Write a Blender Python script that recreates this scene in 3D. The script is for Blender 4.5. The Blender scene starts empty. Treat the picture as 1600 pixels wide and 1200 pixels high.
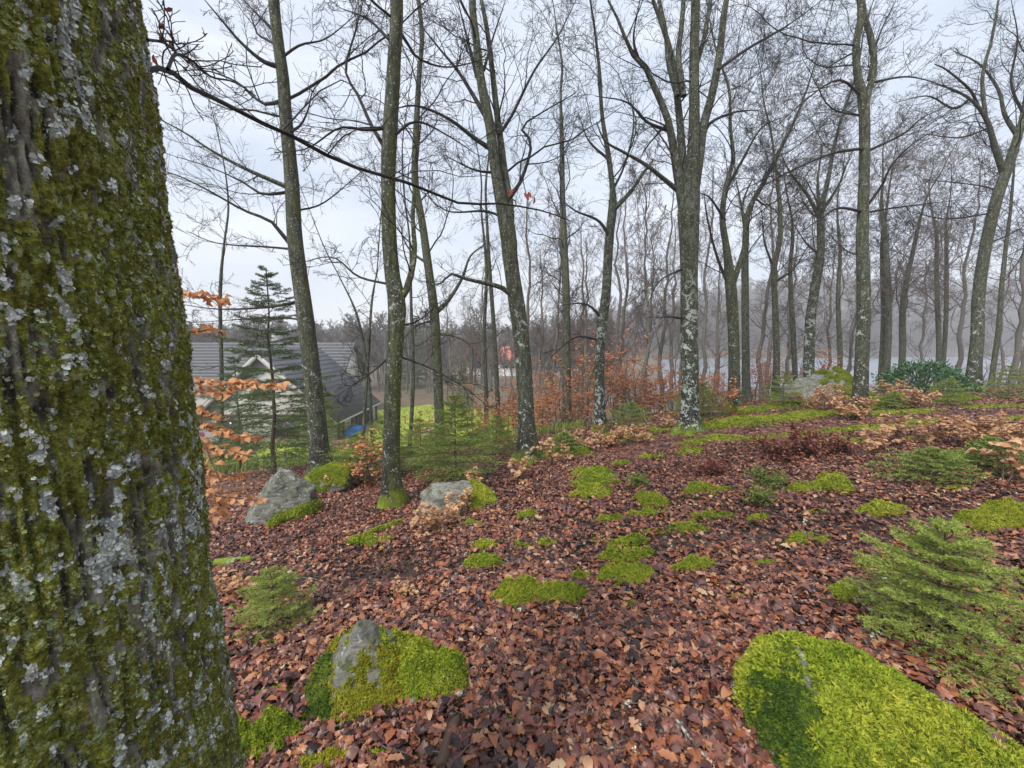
import bpy, math, random
import numpy as np
from mathutils import Vector

# ------------------------------------------------------------------ camera, sky, sun, exposure
scene = bpy.context.scene
COL = scene.collection
EYE = np.array([0.0, 0.0, 1.6])
FPX, PITCH = 640.0, math.radians(6.24)
cam_data = bpy.data.cameras.new('camera')
cam_data.sensor_width = 36.0
cam_data.lens = 36.0 * FPX / 1600.0
cam_data.clip_start = 0.05
cam_data.clip_end = 3000.0
cam = bpy.data.objects.new('camera', cam_data)
cam.location = EYE
cam.rotation_euler = (math.radians(90) - PITCH, 0, 0)
COL.objects.link(cam)
scene.camera = cam

SUN_EL, SUN_AZ = math.radians(52), math.radians(215)      # azimuth clockwise from +Y: behind, a little to the left
world = bpy.data.worlds.new('World')
scene.world = world
world.use_nodes = True
wn = world.node_tree
wn.nodes.clear()
w_out = wn.nodes.new('ShaderNodeOutputWorld')
w_bg = wn.nodes.new('ShaderNodeBackground')
w_bg.inputs['Strength'].default_value = 0.10
w_sky = wn.nodes.new('ShaderNodeTexSky')
w_sky.sky_type = 'NISHITA'
w_sky.sun_disc = False
w_sky.sun_elevation = SUN_EL
w_sky.sun_rotation = SUN_AZ
w_sky.air_density = 1.0
w_sky.dust_density = 2.0
# the overcast: a closed cloud deck with faint streaks, in the same physical units as the sky behind it
w_tc = wn.nodes.new('ShaderNodeTexCoord')
w_map = wn.nodes.new('ShaderNodeMapping')
w_map.inputs['Scale'].default_value = (1.2, 1.2, 5.0)
w_no = wn.nodes.new('ShaderNodeTexNoise')
w_no.inputs['Scale'].default_value = 2.2
w_no.inputs['Detail'].default_value = 6.0
w_no.inputs['Roughness'].default_value = 0.55
w_ramp = wn.nodes.new('ShaderNodeValToRGB')
w_ramp.color_ramp.elements[0].position = 0.32
w_ramp.color_ramp.elements[0].color = (2.1, 2.4, 2.9, 1)
w_ramp.color_ramp.elements[1].position = 0.68
w_ramp.color_ramp.elements[1].color = (3.15, 3.32, 3.62, 1)
w_mix = wn.nodes.new('ShaderNodeMixRGB')
w_mix.inputs['Fac'].default_value = 0.93
L = wn.links.new
L(w_tc.outputs['Generated'], w_map.inputs['Vector'])
L(w_map.outputs['Vector'], w_no.inputs['Vector'])
L(w_no.outputs['Fac'], w_ramp.inputs['Fac'])
L(w_sky.outputs['Color'], w_mix.inputs[1])
L(w_ramp.outputs['Color'], w_mix.inputs[2])
L(w_mix.outputs['Color'], w_bg.inputs['Color'])
L(w_bg.outputs['Background'], w_out.inputs['Surface'])

sun_data = bpy.data.lights.new('sun', 'SUN')
sun_data.energy = 1.5
sun_data.angle = math.radians(16)
sun_data.color = (1.0, 0.97, 0.92)
sun = bpy.data.objects.new('sun', sun_data)
sd = Vector((math.sin(SUN_AZ) * math.cos(SUN_EL), math.cos(SUN_AZ) * math.cos(SUN_EL), math.sin(SUN_EL)))
sun.rotation_euler = sd.to_track_quat('Z', 'Y').to_euler()
sun.location = (0, 0, 40)
COL.objects.link(sun)

vs = scene.view_settings
vs.view_transform = 'Standard'
vs.look = 'None'
vs.exposure = 1.68
vs.gamma = 1.0
vs.use_curve_mapping = False
scene.cycles.max_bounces = 5
scene.cycles.diffuse_bounces = 3
scene.cycles.glossy_bounces = 2
scene.cycles.transmission_bounces = 2
scene.cycles.transparent_max_bounces = 4
scene.cycles.volume_bounces = 2

# ------------------------------------------------------------------ noise (vectorised gradient noise)
_pr = np.random.default_rng(7)
_PERM = _pr.permutation(256)
_PERM = np.concatenate([_PERM, _PERM, _PERM])
_G = _pr.normal(size=(256, 3))
_G /= np.linalg.norm(_G, axis=1)[:, None]

def perlin(p):
    p = np.asarray(p, float)
    i = np.floor(p).astype(int)
    f = p - i
    u = f * f * f * (f * (f * 6 - 15) + 10)
    i &= 255
    out = 0
    for dx in (0, 1):
        wx = u[..., 0] if dx else 1 - u[..., 0]
        for dy in (0, 1):
            wy = u[..., 1] if dy else 1 - u[..., 1]
            for dz in (0, 1):
                wz = u[..., 2] if dz else 1 - u[..., 2]
                h = _PERM[_PERM[_PERM[i[..., 0] + dx] + i[..., 1] + dy] + i[..., 2] + dz]
                g = _G[h]
                d = g[..., 0] * (f[..., 0] - dx) + g[..., 1] * (f[..., 1] - dy) + g[..., 2] * (f[..., 2] - dz)
                out = out + wx * wy * wz * d
    return out * 1.5

def fbm(p, octaves=4, gain=0.5):
    p = np.asarray(p, float)
    a, s, out = 1.0, 1.0, 0
    for o in range(octaves):
        out = out + a * perlin(p * s + 17.3 * o)
        a *= gain
        s *= 2.03
    return out

def smooth(a, b, x):
    t = np.clip((np.asarray(x, float) - a) / (b - a), 0, 1)
    return t * t * (3 - 2 * t)

# ------------------------------------------------------------------ the lie of the land
LAKE_Z = -4.85

def crest_y(x):
    return np.clip(8.2 + 0.42 * (x + 1.5), 7.2, 12.5)

def height(x, y):
    x = np.asarray(x, float); y = np.asarray(y, float)
    xx = 14 * np.tanh(x / 14.0)
    plane = 0.10 * xx - 0.085 * np.minimum(y, 30)
    d = np.maximum(0, y - crest_y(x))
    z = plane - 0.19 * d * d / (d + 3.0)
    floor = -5.3 + 0.9 * smooth(0, 25, x)
    k = 0.5
    z = k * np.log(np.exp(np.clip((z - floor) / k, -30, 60)) + 1) + floor - 0.0
    # lake basin to the right, hills beyond
    q = x / (np.abs(y) + 1.0)
    lake = smooth(44, 54, y) * smooth(0.30, 0.46, q) * (1 - smooth(120, 135, y - 0.15 * x))
    z = z - 1.4 * lake
    far = smooth(122, 300, y - 0.15 * x)
    z = z + far * (5 + 38 * smooth(-0.1, 0.85, q))
    near = smooth(60, 12, np.hypot(x, y))
    z = z + near * (0.05 * fbm(np.stack([x * 0.7, y * 0.7, x * 0 + 3.1], -1), 3) + 0.012 * fbm(np.stack([x * 4, y * 4, x * 0 + 9.1], -1), 2))
    return z

def hz(x, y):
    return float(height(np.array([x]), np.array([y]))[0])

# the photograph's pixel grid (1600 x 1200), used to read off where things stand
CP, SP = math.cos(PITCH), math.sin(PITCH)

def ray(px, py):
    a, b = (px - 800) / FPX, -(py - 600) / FPX
    return np.array([a, CP + b * SP, -SP + b * CP])

def at(px, py, y):
    d = ray(px, py)
    return EYE + d * (y / d[1])

def ground_at(px, py, ymax=45.0):
    d = ray(px, py)
    d = d / d[1]
    ys = np.concatenate([np.arange(0.6, 14, 0.02), np.arange(14, ymax, 0.1)])
    pts = EYE[None] + d[None] * ys[:, None]
    below = pts[:, 2] < height(pts[:, 0], pts[:, 1])
    if not below.any():
        return pts[-1]
    p = pts[np.argmax(below)]
    return np.array([p[0], p[1], hz(p[0], p[1])])

def depth_of(p):
    q = np.asarray(p) - EYE
    return q[1] * CP - q[2] * SP

# ------------------------------------------------------------------ mesh helpers
def mesh_from(name, verts, faces, smooth_shade=True, materials=(), attrs=None, mat_index=None):
    """verts (n,3); faces: list of integer arrays (m,k)."""
    me = bpy.data.meshes.new(name)
    verts = np.asarray(verts, np.float32)
    faces = [np.asarray(f, np.int32) for f in faces if len(f)]
    me.vertices.add(len(verts))
    me.vertices.foreach_set('co', verts.ravel())
    nl = sum(f.size for f in faces)
    nf = sum(len(f) for f in faces)
    me.loops.add(nl)
    me.polygons.add(nf)
    me.loops.foreach_set('vertex_index', np.concatenate([f.ravel() for f in faces]))
    starts, base = [], 0
    for f in faces:
        starts.append(base + np.arange(len(f), dtype=np.int32) * f.shape[1])
        base += f.size
    me.polygons.foreach_set('loop_start', np.concatenate(starts))
    if smooth_shade:
        me.polygons.foreach_set('use_smooth', np.ones(nf, bool))
    if mat_index is not None:
        me.polygons.foreach_set('material_index', np.asarray(mat_index, np.int32))
    for m in materials:
        me.materials.append(m)
    for k, v in (attrs or {}).items():
        a = me.attributes.new(k, 'FLOAT', 'POINT')
        a.data.foreach_set('value', np.asarray(v, np.float32))
    me.update(calc_edges=True)
    return me

class MB:
    """collects tubes, leaves and boxes, then links them as one mesh object"""
    def __init__(self):
        self.v, self.f, self.n = [], {}, 0
    def add(self, verts, *faces):
        verts = np.asarray(verts, float).reshape(-1, 3)
        self.v.append(verts)
        for f in faces:
            f = np.asarray(f, int)
            if f.size:
                self.f.setdefault(f.shape[1], []).append(f + self.n)
        self.n += len(verts)
    def mesh(self, name, materials=(), origin=(0, 0, 0), smooth_shade=True):
        v = np.concatenate(self.v) - np.asarray(origin, float)
        return mesh_from(name, v, [np.concatenate(x) for x in self.f.values()], smooth_shade, materials)
    def build(self, name, materials=(), parent=None, origin=(0, 0, 0), smooth_shade=True):
        return link(name, self.mesh(name, materials, origin, smooth_shade), parent, (0, 0, 0) if parent else origin)

def link(name, data, parent=None, loc=(0, 0, 0)):
    o = bpy.data.objects.new(name, data)
    COL.objects.link(o)
    o.location = tuple(float(c) for c in loc)
    if parent is not None:
        o.parent = parent
    return o

def tag(o, label=None, cat=None, group=None, kind=None):
    if label: o['label'] = label
    if cat: o['category'] = cat
    if group: o['group'] = group
    if kind: o['kind'] = kind
    return o

def empty(name, loc, label, cat, group=None):
    o = bpy.data.objects.new(name, None)
    COL.objects.link(o)
    o.location = tuple(float(c) for c in loc)
    o.empty_display_size = 0.2
    return tag(o, label, cat, group)

def copy_tree(o, parent=None):
    c = o.copy()
    COL.objects.link(c)
    if parent is not None:
        c.parent = parent
    for ch in list(o.children):
        copy_tree(ch, c)
    return c

def norm(a):
    return a / np.maximum(np.linalg.norm(a, axis=-1, keepdims=True), 1e-9)

def tubes(P, R, sides=5, lobes=None):
    """P (n,K,3), R (n,K) -> verts, quads for n tapering tubes"""
    n, K, _ = P.shape
    T = np.empty_like(P)
    T[:, 1:-1] = P[:, 2:] - P[:, :-2]
    T[:, 0] = P[:, 1] - P[:, 0]
    T[:, -1] = P[:, -1] - P[:, -2]
    T = norm(T)
    ref = np.where(np.abs(T[:, :1, 2:3]) > 0.8, np.array([1.0, 0, 0]), np.array([0, 0, 1.0]))
    ref = np.broadcast_to(ref, T.shape)
    A = norm(np.cross(T, ref))
    B = np.cross(T, A)
    ang = np.arange(sides) * 2 * np.pi / sides
    rr = R[:, :, None] * np.ones(sides)
    if lobes is not None:
        rr = rr * lobes
    V = P[:, :, None] + rr[..., None] * (np.cos(ang)[None, None, :, None] * A[:, :, None] + np.sin(ang)[None, None, :, None] * B[:, :, None])
    base = (np.arange(n) * K * sides)[:, None, None]
    k = np.arange(K - 1)[None, :, None]
    s = np.arange(sides)[None, None, :]
    s2 = (s + 1) % sides
    a = base + k * sides + s
    b = base + k * sides + s2
    F = np.stack([a, b, b + sides, a + sides], -1).reshape(-1, 4)
    return V.reshape(-1, 3), F

def spline(pts, K):
    """Catmull-Rom through pts (m,d), resampled to K points evenly along its length"""
    pts = np.asarray(pts, float)
    p = np.concatenate([[2 * pts[0] - pts[1]], pts, [2 * pts[-1] - pts[-2]]])
    out = []
    for i in range(1, len(p) - 2):
        t = np.linspace(0, 1, 12, endpoint=False)[:, None]
        a, b, c, d = p[i - 1], p[i], p[i + 1], p[i + 2]
        out.append(0.5 * (2 * b + (c - a) * t + (2 * a - 5 * b + 4 * c - d) * t ** 2 + (3 * b - a - 3 * c + d) * t ** 3))
    q = np.concatenate(out + [pts[-1:]])
    s = np.concatenate([[0], np.cumsum(np.linalg.norm(np.diff(q[:, :3], axis=0), axis=1))])
    u = np.linspace(0, s[-1], K)
    return np.stack([np.interp(u, s, q[:, j]) for j in range(q.shape[1])], -1)

def grow(P, R, n, rng, t=(0.15, 0.97), length=(0.3, 0.6), ang=(35, 65), rr=(0.4, 0.65), k=5, gn=0.22, trop=0.06,
         rmin=0.002, flat=0.0, absolute=False, tip=0.35, cap=0.02):
    """children branches along every parent branch"""
    m, K, _ = P.shape
    plen = np.linalg.norm(np.diff(P, axis=1), axis=2).sum(1)
    idx = np.repeat(np.arange(m), n)
    N = len(idx)
    tt = (np.tile(np.arange(n), m) + rng.uniform(0, 1, N)) / n
    tt = t[0] + (t[1] - t[0]) * tt
    x = tt * (K - 1)
    i = np.minimum(x.astype(int), K - 2)
    f = (x - i)[:, None]
    p = P[idx, i] * (1 - f) + P[idx, i + 1] * f
    r0 = R[idx, i] * (1 - f[:, 0]) + R[idx, i + 1] * f[:, 0]
    tan = norm(P[idx, i + 1] - P[idx, i])
    rv = rng.normal(size=(N, 3))
    rv[:, 2] *= (1 - flat)
    perp = norm(rv - tan * (rv * tan).sum(1, keepdims=True))
    a = np.radians(rng.uniform(ang[0], ang[1], N))[:, None]
    d = tan * np.cos(a) + perp * np.sin(a)
    Ln = rng.uniform(length[0], length[1], N)
    if not absolute:
        Ln = Ln * plen[idx]
    Ln = Ln * (1.0 - 0.45 * tt)
    C = np.empty((N, k, 3))
    C[:, 0] = p
    for j in range(1, k):
        d = norm(d + gn * rng.normal(size=(N, 3)) + np.array([0, 0, trop]))
        p = p + d * (Ln / (k - 1))[:, None]
        C[:, j] = p
    rs = np.maximum(np.minimum(r0 * rng.uniform(rr[0], rr[1], N), cap * Ln), rmin)
    CR = rs[:, None] * np.linspace(1, tip, k)[None]
    return C, np.maximum(CR, rmin * 0.8)

def box(mb, c, s, rot=None):
    c = np.asarray(c, float); s = np.asarray(s, float) / 2
    v = np.array([[x, y, z] for x in (-1, 1) for y in (-1, 1) for z in (-1, 1)]) * s
    if rot is not None:
        v = v @ np.asarray(rot).T
    mb.add(v + c, [[0, 1, 3, 2], [4, 6, 7, 5], [0, 4, 5, 1], [2, 3, 7, 6], [0, 2, 6, 4], [1, 5, 7, 3]])

def leaf_shape(length, width, stations=5, fold=0.25, curl=0.3, lobed=0.0, seed=0, flat=False):
    """one leaf as two strips about the midrib; returns verts, quads (base at the origin, tip towards +Y)"""
    r = np.random.default_rng(seed)
    t = np.linspace(0, 1, stations)
    w = np.sin(np.pi * np.clip(t, 0.02, 0.985)) ** 0.75 * (0.75 + 0.5 * t if lobed else 1.0)
    if lobed:
        w = w * (1 - lobed * (np.arange(stations) % 2) * r.uniform(0.7, 1.1, stations))
    w = np.maximum(w, 0.06) * width / 2
    bend = curl * r.uniform(0.4, 1.2) * (1 if r.random() < 0.6 else -1)
    y = t * length
    zc = bend * length * (t - t * t) * 1.2 + 0.04 * length * np.sin(t * 7 + r.uniform(0, 6))
    lo = r.uniform(0.4, 1.4, 2) * fold
    cols = []
    for sgn, fo in ((-1, lo[0]), (0, 0), (1, lo[1])):
        x = sgn * w + (0.05 * length * np.sin(t * 3) if True else 0)
        zz = zc + abs(sgn) * w * fo + (0.20 * w * r.normal(size=stations) if sgn else 0)
        cols.append(np.stack([x, y, zz], -1))
    V = np.stack(cols, 1).reshape(-1, 3)
    q = []
    for k in range(stations - 1):
        for c in range(2):
            a = k * 3 + c
            q.append([a, a + 1, a + 4, a + 3])
    return V, np.array(q)

def rot_euler(e):
    """(n,3) euler XYZ -> (n,3,3)"""
    e = np.asarray(e, float)
    cx, sx, cy, sy, cz, sz = np.cos(e[:, 0]), np.sin(e[:, 0]), np.cos(e[:, 1]), np.sin(e[:, 1]), np.cos(e[:, 2]), np.sin(e[:, 2])
    M = np.empty((len(e), 3, 3))
    M[:, 0] = np.stack([cy * cz, sx * sy * cz - cx * sz, cx * sy * cz + sx * sz], -1)
    M[:, 1] = np.stack([cy * sz, sx * sy * sz + cx * cz, cx * sy * sz - sx * cz], -1)
    M[:, 2] = np.stack([-sy, sx * cy, cx * cy], -1)
    return M

def stamp(mb, V, F, pos, M, scale):
    """n copies of a small shape joined into mb"""
    n = len(pos)
    W = np.einsum('nij,vj->nvi', M, V) * np.asarray(scale)[:, None, None] + np.asarray(pos)[:, None]
    FF = (np.asarray(F)[None] + (np.arange(n) * len(V))[:, None, None]).reshape(-1, np.asarray(F).shape[1])
    mb.add(W.reshape(-1, 3), FF)

def frame_from(d, roll):
    """rotation matrices whose +Y runs along d (n,3)"""
    d = norm(d)
    up = np.where(np.abs(d[:, 2:3]) > 0.95, np.array([1.0, 0, 0]), np.array([0, 0, 1.0]))
    x = norm(np.cross(d, up))
    z = np.cross(x, d)
    c, s = np.cos(roll)[:, None], np.sin(roll)[:, None]
    x2, z2 = x * c + z * s, -x * s + z * c
    return np.stack([x2, d, z2], -1)
# ------------------------------------------------------------------ materials
def new_mat(name):
    m = bpy.data.materials.new(name)
    m.use_nodes = True
    nt = m.node_tree
    nt.nodes.clear()
    out = nt.nodes.new('ShaderNodeOutputMaterial')
    b = nt.nodes.new('ShaderNodeBsdfPrincipled')
    nt.links.new(b.outputs[0], out.inputs['Surface'])
    return m, nt, b

def nd(nt, kind, **kw):
    n = nt.nodes.new(kind)
    for k, v in kw.items():
        if k in n.inputs:
            if hasattr(v, 'is_output'):
                nt.links.new(v, n.inputs[k])
            else:
                n.inputs[k].default_value = v
        else:
            setattr(n, k, v)
    return n

def noise(nt, vec, scale, detail=4.0, rough=0.55, dist=0.0):
    n = nd(nt, 'ShaderNodeTexNoise', Scale=scale, Detail=detail, Roughness=rough, Distortion=dist)
    if vec is not None:
        nt.links.new(vec, n.inputs['Vector'])
    return n.outputs['Fac']

def ramp(nt, fac, stops, interp='LINEAR'):
    r = nt.nodes.new('ShaderNodeValToRGB')
    cr = r.color_ramp
    cr.interpolation = interp
    while len(cr.elements) < len(stops):
        cr.elements.new(0.5)
    for e, (p, c) in zip(cr.elements, stops):
        e.position = p
        e.color = (c, c, c, 1) if isinstance(c, (int, float)) else (*c, 1)
    nt.links.new(fac, r.inputs['Fac'])
    return r.outputs['Color']

def mixc(nt, fac, a, b, blend='MIX'):
    n = nt.nodes.new('ShaderNodeMixRGB')
    n.blend_type = blend
    for s, v in ((0, fac), (1, a), (2, b)):
        if hasattr(v, 'is_output'):
            nt.links.new(v, n.inputs[s])
        else:
            n.inputs[s].default_value = v if s == 0 else (*v, 1)
    return n.outputs[0]

def math_(nt, op, a, b=0.0, clamp=False):
    n = nt.nodes.new('ShaderNodeMath')
    n.operation = op
    n.use_clamp = clamp
    for s, v in ((0, a), (1, b)):
        if hasattr(v, 'is_output'):
            nt.links.new(v, n.inputs[s])
        else:
            n.inputs[s].default_value = v
    return n.outputs[0]

def objco(nt, scale=(1, 1, 1)):
    tc = nt.nodes.new('ShaderNodeTexCoord')
    mp = nt.nodes.new('ShaderNodeMapping')
    mp.inputs['Scale'].default_value = scale
    nt.links.new(tc.outputs['Object'], mp.inputs['Vector'])
    return mp.outputs[0]

def bump(nt, b, h, strength=0.4, dist=0.02):
    n = nt.nodes.new('ShaderNodeBump')
    n.inputs['Strength'].default_value = strength
    n.inputs['Distance'].default_value = dist
    nt.links.new(h, n.inputs['Height'])
    nt.links.new(n.outputs[0], b.inputs['Normal'])

def setb(nt, b, color=None, rough=None, spec=None):
    for key, v in (('Base Color', color), ('Roughness', rough), ('Specular IOR Level', spec)):
        if v is None:
            continue
        if hasattr(v, 'is_output'):
            nt.links.new(v, b.inputs[key])
        else:
            b.inputs[key].default_value = (*v, 1) if isinstance(v, tuple) else v

def rnd(nt):
    return nt.nodes.new('ShaderNodeObjectInfo').outputs['Random']

def attr(nt, name):
    return nd(nt, 'ShaderNodeAttribute', attribute_name=name).outputs['Fac']

def simple(name, color, rough=0.7, nscale=0, amount=0.25, spec=None, bstr=0.0):
    m, nt, b = new_mat(name)
    if nscale:
        f = noise(nt, objco(nt), nscale, 5)
        c = mixc(nt, f, tuple(x * (1 - amount) for x in color), tuple(min(1, x * (1 + amount)) for x in color))
        setb(nt, b, c, rough, spec)
        if bstr:
            bump(nt, b, f, bstr)
    else:
        setb(nt, b, color, rough, spec)
    return m

M = {}
# fallen leaves: wet, red brown to tan, each one its own tone
def leaf_litter_mat(name, stops, rough=0.34, spec=0.5):
    m, nt, b = new_mat(name)
    r = rnd(nt)
    gp = nt.nodes.new('ShaderNodeNewGeometry')
    dr = math_(nt, 'MULTIPLY', math_(nt, 'SUBTRACT', noise(nt, gp.outputs['Position'], 0.9, 3, 0.6), 0.5), 0.55)
    r = math_(nt, 'ADD', r, dr, True)
    c = ramp(nt, r, stops)
    f = noise(nt, objco(nt), 45, 3)
    c = mixc(nt, 0.55, c, ramp(nt, f, [(0.3, 0.55), (0.7, 1.25)]), 'MULTIPLY')
    setb(nt, b, c, rough, spec)
    bump(nt, b, f, 0.25, 0.004)
    return m
M['litter'] = leaf_litter_mat('fallen_leaf', rough=0.27, spec=0.45, stops=[
    (0.0, (0.018, 0.010, 0.009)), (0.18, (0.055, 0.022, 0.018)), (0.34, (0.125, 0.050, 0.038)), (0.46, (0.21, 0.068, 0.044)),
    (0.58, (0.135, 0.072, 0.060)), (0.70, (0.23, 0.078, 0.042)), (0.84, (0.31, 0.105, 0.042)), (0.93, (0.42, 0.23, 0.13)), (0.97, (0.34, 0.12, 0.035)), (1.0, (0.44, 0.30, 0.18))])

def leaf_mat(name, a, c2, trans=0.25, rough=0.5):
    m, nt, b = new_mat(name)
    g = nt.nodes.new('ShaderNodeNewGeometry')
    f = nt.nodes.new('ShaderNodeMath'); f.operation = 'ADD'
    nt.links.new(g.outputs['Random Per Island'], f.inputs[0])
    nt.links.new(math_(nt, 'MULTIPLY', rnd(nt), 0.37), f.inputs[1])
    fr = math_(nt, 'FRACT', f.outputs[0])
    c = ramp(nt, fr, [(0, a), (0.5, tuple((x + y) / 2 for x, y in zip(a, c2))), (1, c2)])
    setb(nt, b, c, rough, 0.35)
    t = nd(nt, 'ShaderNodeBsdfTranslucent')
    nt.links.new(c, t.inputs['Color'])
    mx = nd(nt, 'ShaderNodeMixShader')
    mx.inputs[0].default_value = trans
    nt.links.new(b.outputs[0], mx.inputs[1])
    nt.links.new(t.outputs[0], mx.inputs[2])
    out = [n for n in nt.nodes if n.type == 'OUTPUT_MATERIAL'][0]
    nt.links.new(mx.outputs[0], out.inputs['Surface'])
    return m
M['beech_leaf'] = leaf_mat('copper_beech_leaf', (0.30, 0.10, 0.035), (0.68, 0.35, 0.16), 0.35)
M['pale_leaf'] = leaf_mat('pale_dry_leaf', (0.42, 0.21, 0.10), (0.66, 0.42, 0.24), 0.3)
M['rust_leaf'] = leaf_mat('rust_beech_leaf', (0.40, 0.15, 0.065), (0.62, 0.30, 0.14), 0.3)
M['red_leaf'] = leaf_mat('dark_red_leaf', (0.20, 0.035, 0.02), (0.36, 0.09, 0.04), 0.3)
M['bilberry'] = leaf_mat('brown_bilberry_leaf', (0.13, 0.042, 0.03), (0.30, 0.11, 0.07), 0.15)
M['needle'] = leaf_mat('spruce_needle', (0.20, 0.27, 0.042), (0.40, 0.48, 0.10), 0.25, 0.5)
M['needle_dark'] = leaf_mat('dark_spruce_needle', (0.06, 0.105, 0.035), (0.13, 0.19, 0.055), 0.2, 0.5)
M['needle_mid'] = leaf_mat('mid_spruce_needle', (0.135, 0.20, 0.035), (0.27, 0.345, 0.065), 0.2, 0.5)
M['evergreen'] = leaf_mat('evergreen_leaf', (0.035, 0.085, 0.035), (0.09, 0.19, 0.075), 0.1, 0.4)
M['grass'] = leaf_mat('grass_blade', (0.16, 0.24, 0.03), (0.30, 0.36, 0.06), 0.3, 0.5)

# moss: colour by sprig, patch by patch
def moss_mat(name, stops, patch=4.5):
    m, nt, b = new_mat(name)
    g = nt.nodes.new('ShaderNodeNewGeometry')
    p = noise(nt, g.outputs['Position'], patch, 3)
    f = math_(nt, 'ADD', math_(nt, 'MULTIPLY', rnd(nt), 0.55), math_(nt, 'MULTIPLY', math_(nt, 'SUBTRACT', p, 0.25), 0.9), True)
    c = ramp(nt, f, stops)
    p2 = noise(nt, g.outputs['Position'], patch * 0.45, 4, 0.6)
    c = mixc(nt, ramp(nt, p2, [(0.40, 0.0), (0.62, 0.75)]), c, mixc(nt, 1.0, c, (0.55, 0.74, 0.5), 'MULTIPLY'))
    setb(nt, b, c, 0.75, 0.2)
    return m
M['moss'] = moss_mat('yellow_green_moss', [(0, (0.05, 0.08, 0.010)), (0.25, (0.17, 0.22, 0.016)), (0.55, (0.30, 0.325, 0.026)), (0.82, (0.42, 0.41, 0.05)), (1, (0.46, 0.36, 0.13))])
M['moss_deep'] = moss_mat('deep_green_moss', [(0, (0.025, 0.05, 0.010)), (0.4, (0.065, 0.11, 0.015)), (0.75, (0.17, 0.21, 0.02)), (1, (0.30, 0.27, 0.06))])
M['moss_gold'] = moss_mat('golden_moss', [(0, (0.16, 0.14, 0.008)), (0.6, (0.34, 0.29, 0.02)), (1, (0.48, 0.42, 0.06))])
M['moss_bark'] = moss_mat('bark_moss', [(0, (0.06, 0.065, 0.012)), (0.4, (0.16, 0.162, 0.034)), (0.8, (0.36, 0.38, 0.13)), (1, (0.52, 0.55, 0.32))], 9.0)
def flake_mat(name, stops):
    m, nt, b = new_mat(name)
    setb(nt, b, ramp(nt, rnd(nt), stops), 0.9, 0.1)
    return m
M['flake_green'] = flake_mat('pale_green_lichen_flake', [(0, (0.13, 0.15, 0.03)), (0.35, (0.30, 0.34, 0.11)), (0.8, (0.40, 0.46, 0.20)), (1, (0.55, 0.58, 0.40))])
M['flake_white'] = flake_mat('white_lichen_flake', [(0, (0.27, 0.28, 0.25)), (0.5, (0.50, 0.52, 0.46)), (1, (0.74, 0.76, 0.69))])
m, nt, b = new_mat('moss_mat_base')
f = noise(nt, objco(nt), 30, 4)
setb(nt, b, ramp(nt, f, [(0.3, (0.030, 0.042, 0.008)), (0.7, (0.11, 0.14, 0.016))]), 0.9, 0.1)
bump(nt, b, f, 0.8, 0.03)
M['moss_base'] = m

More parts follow.
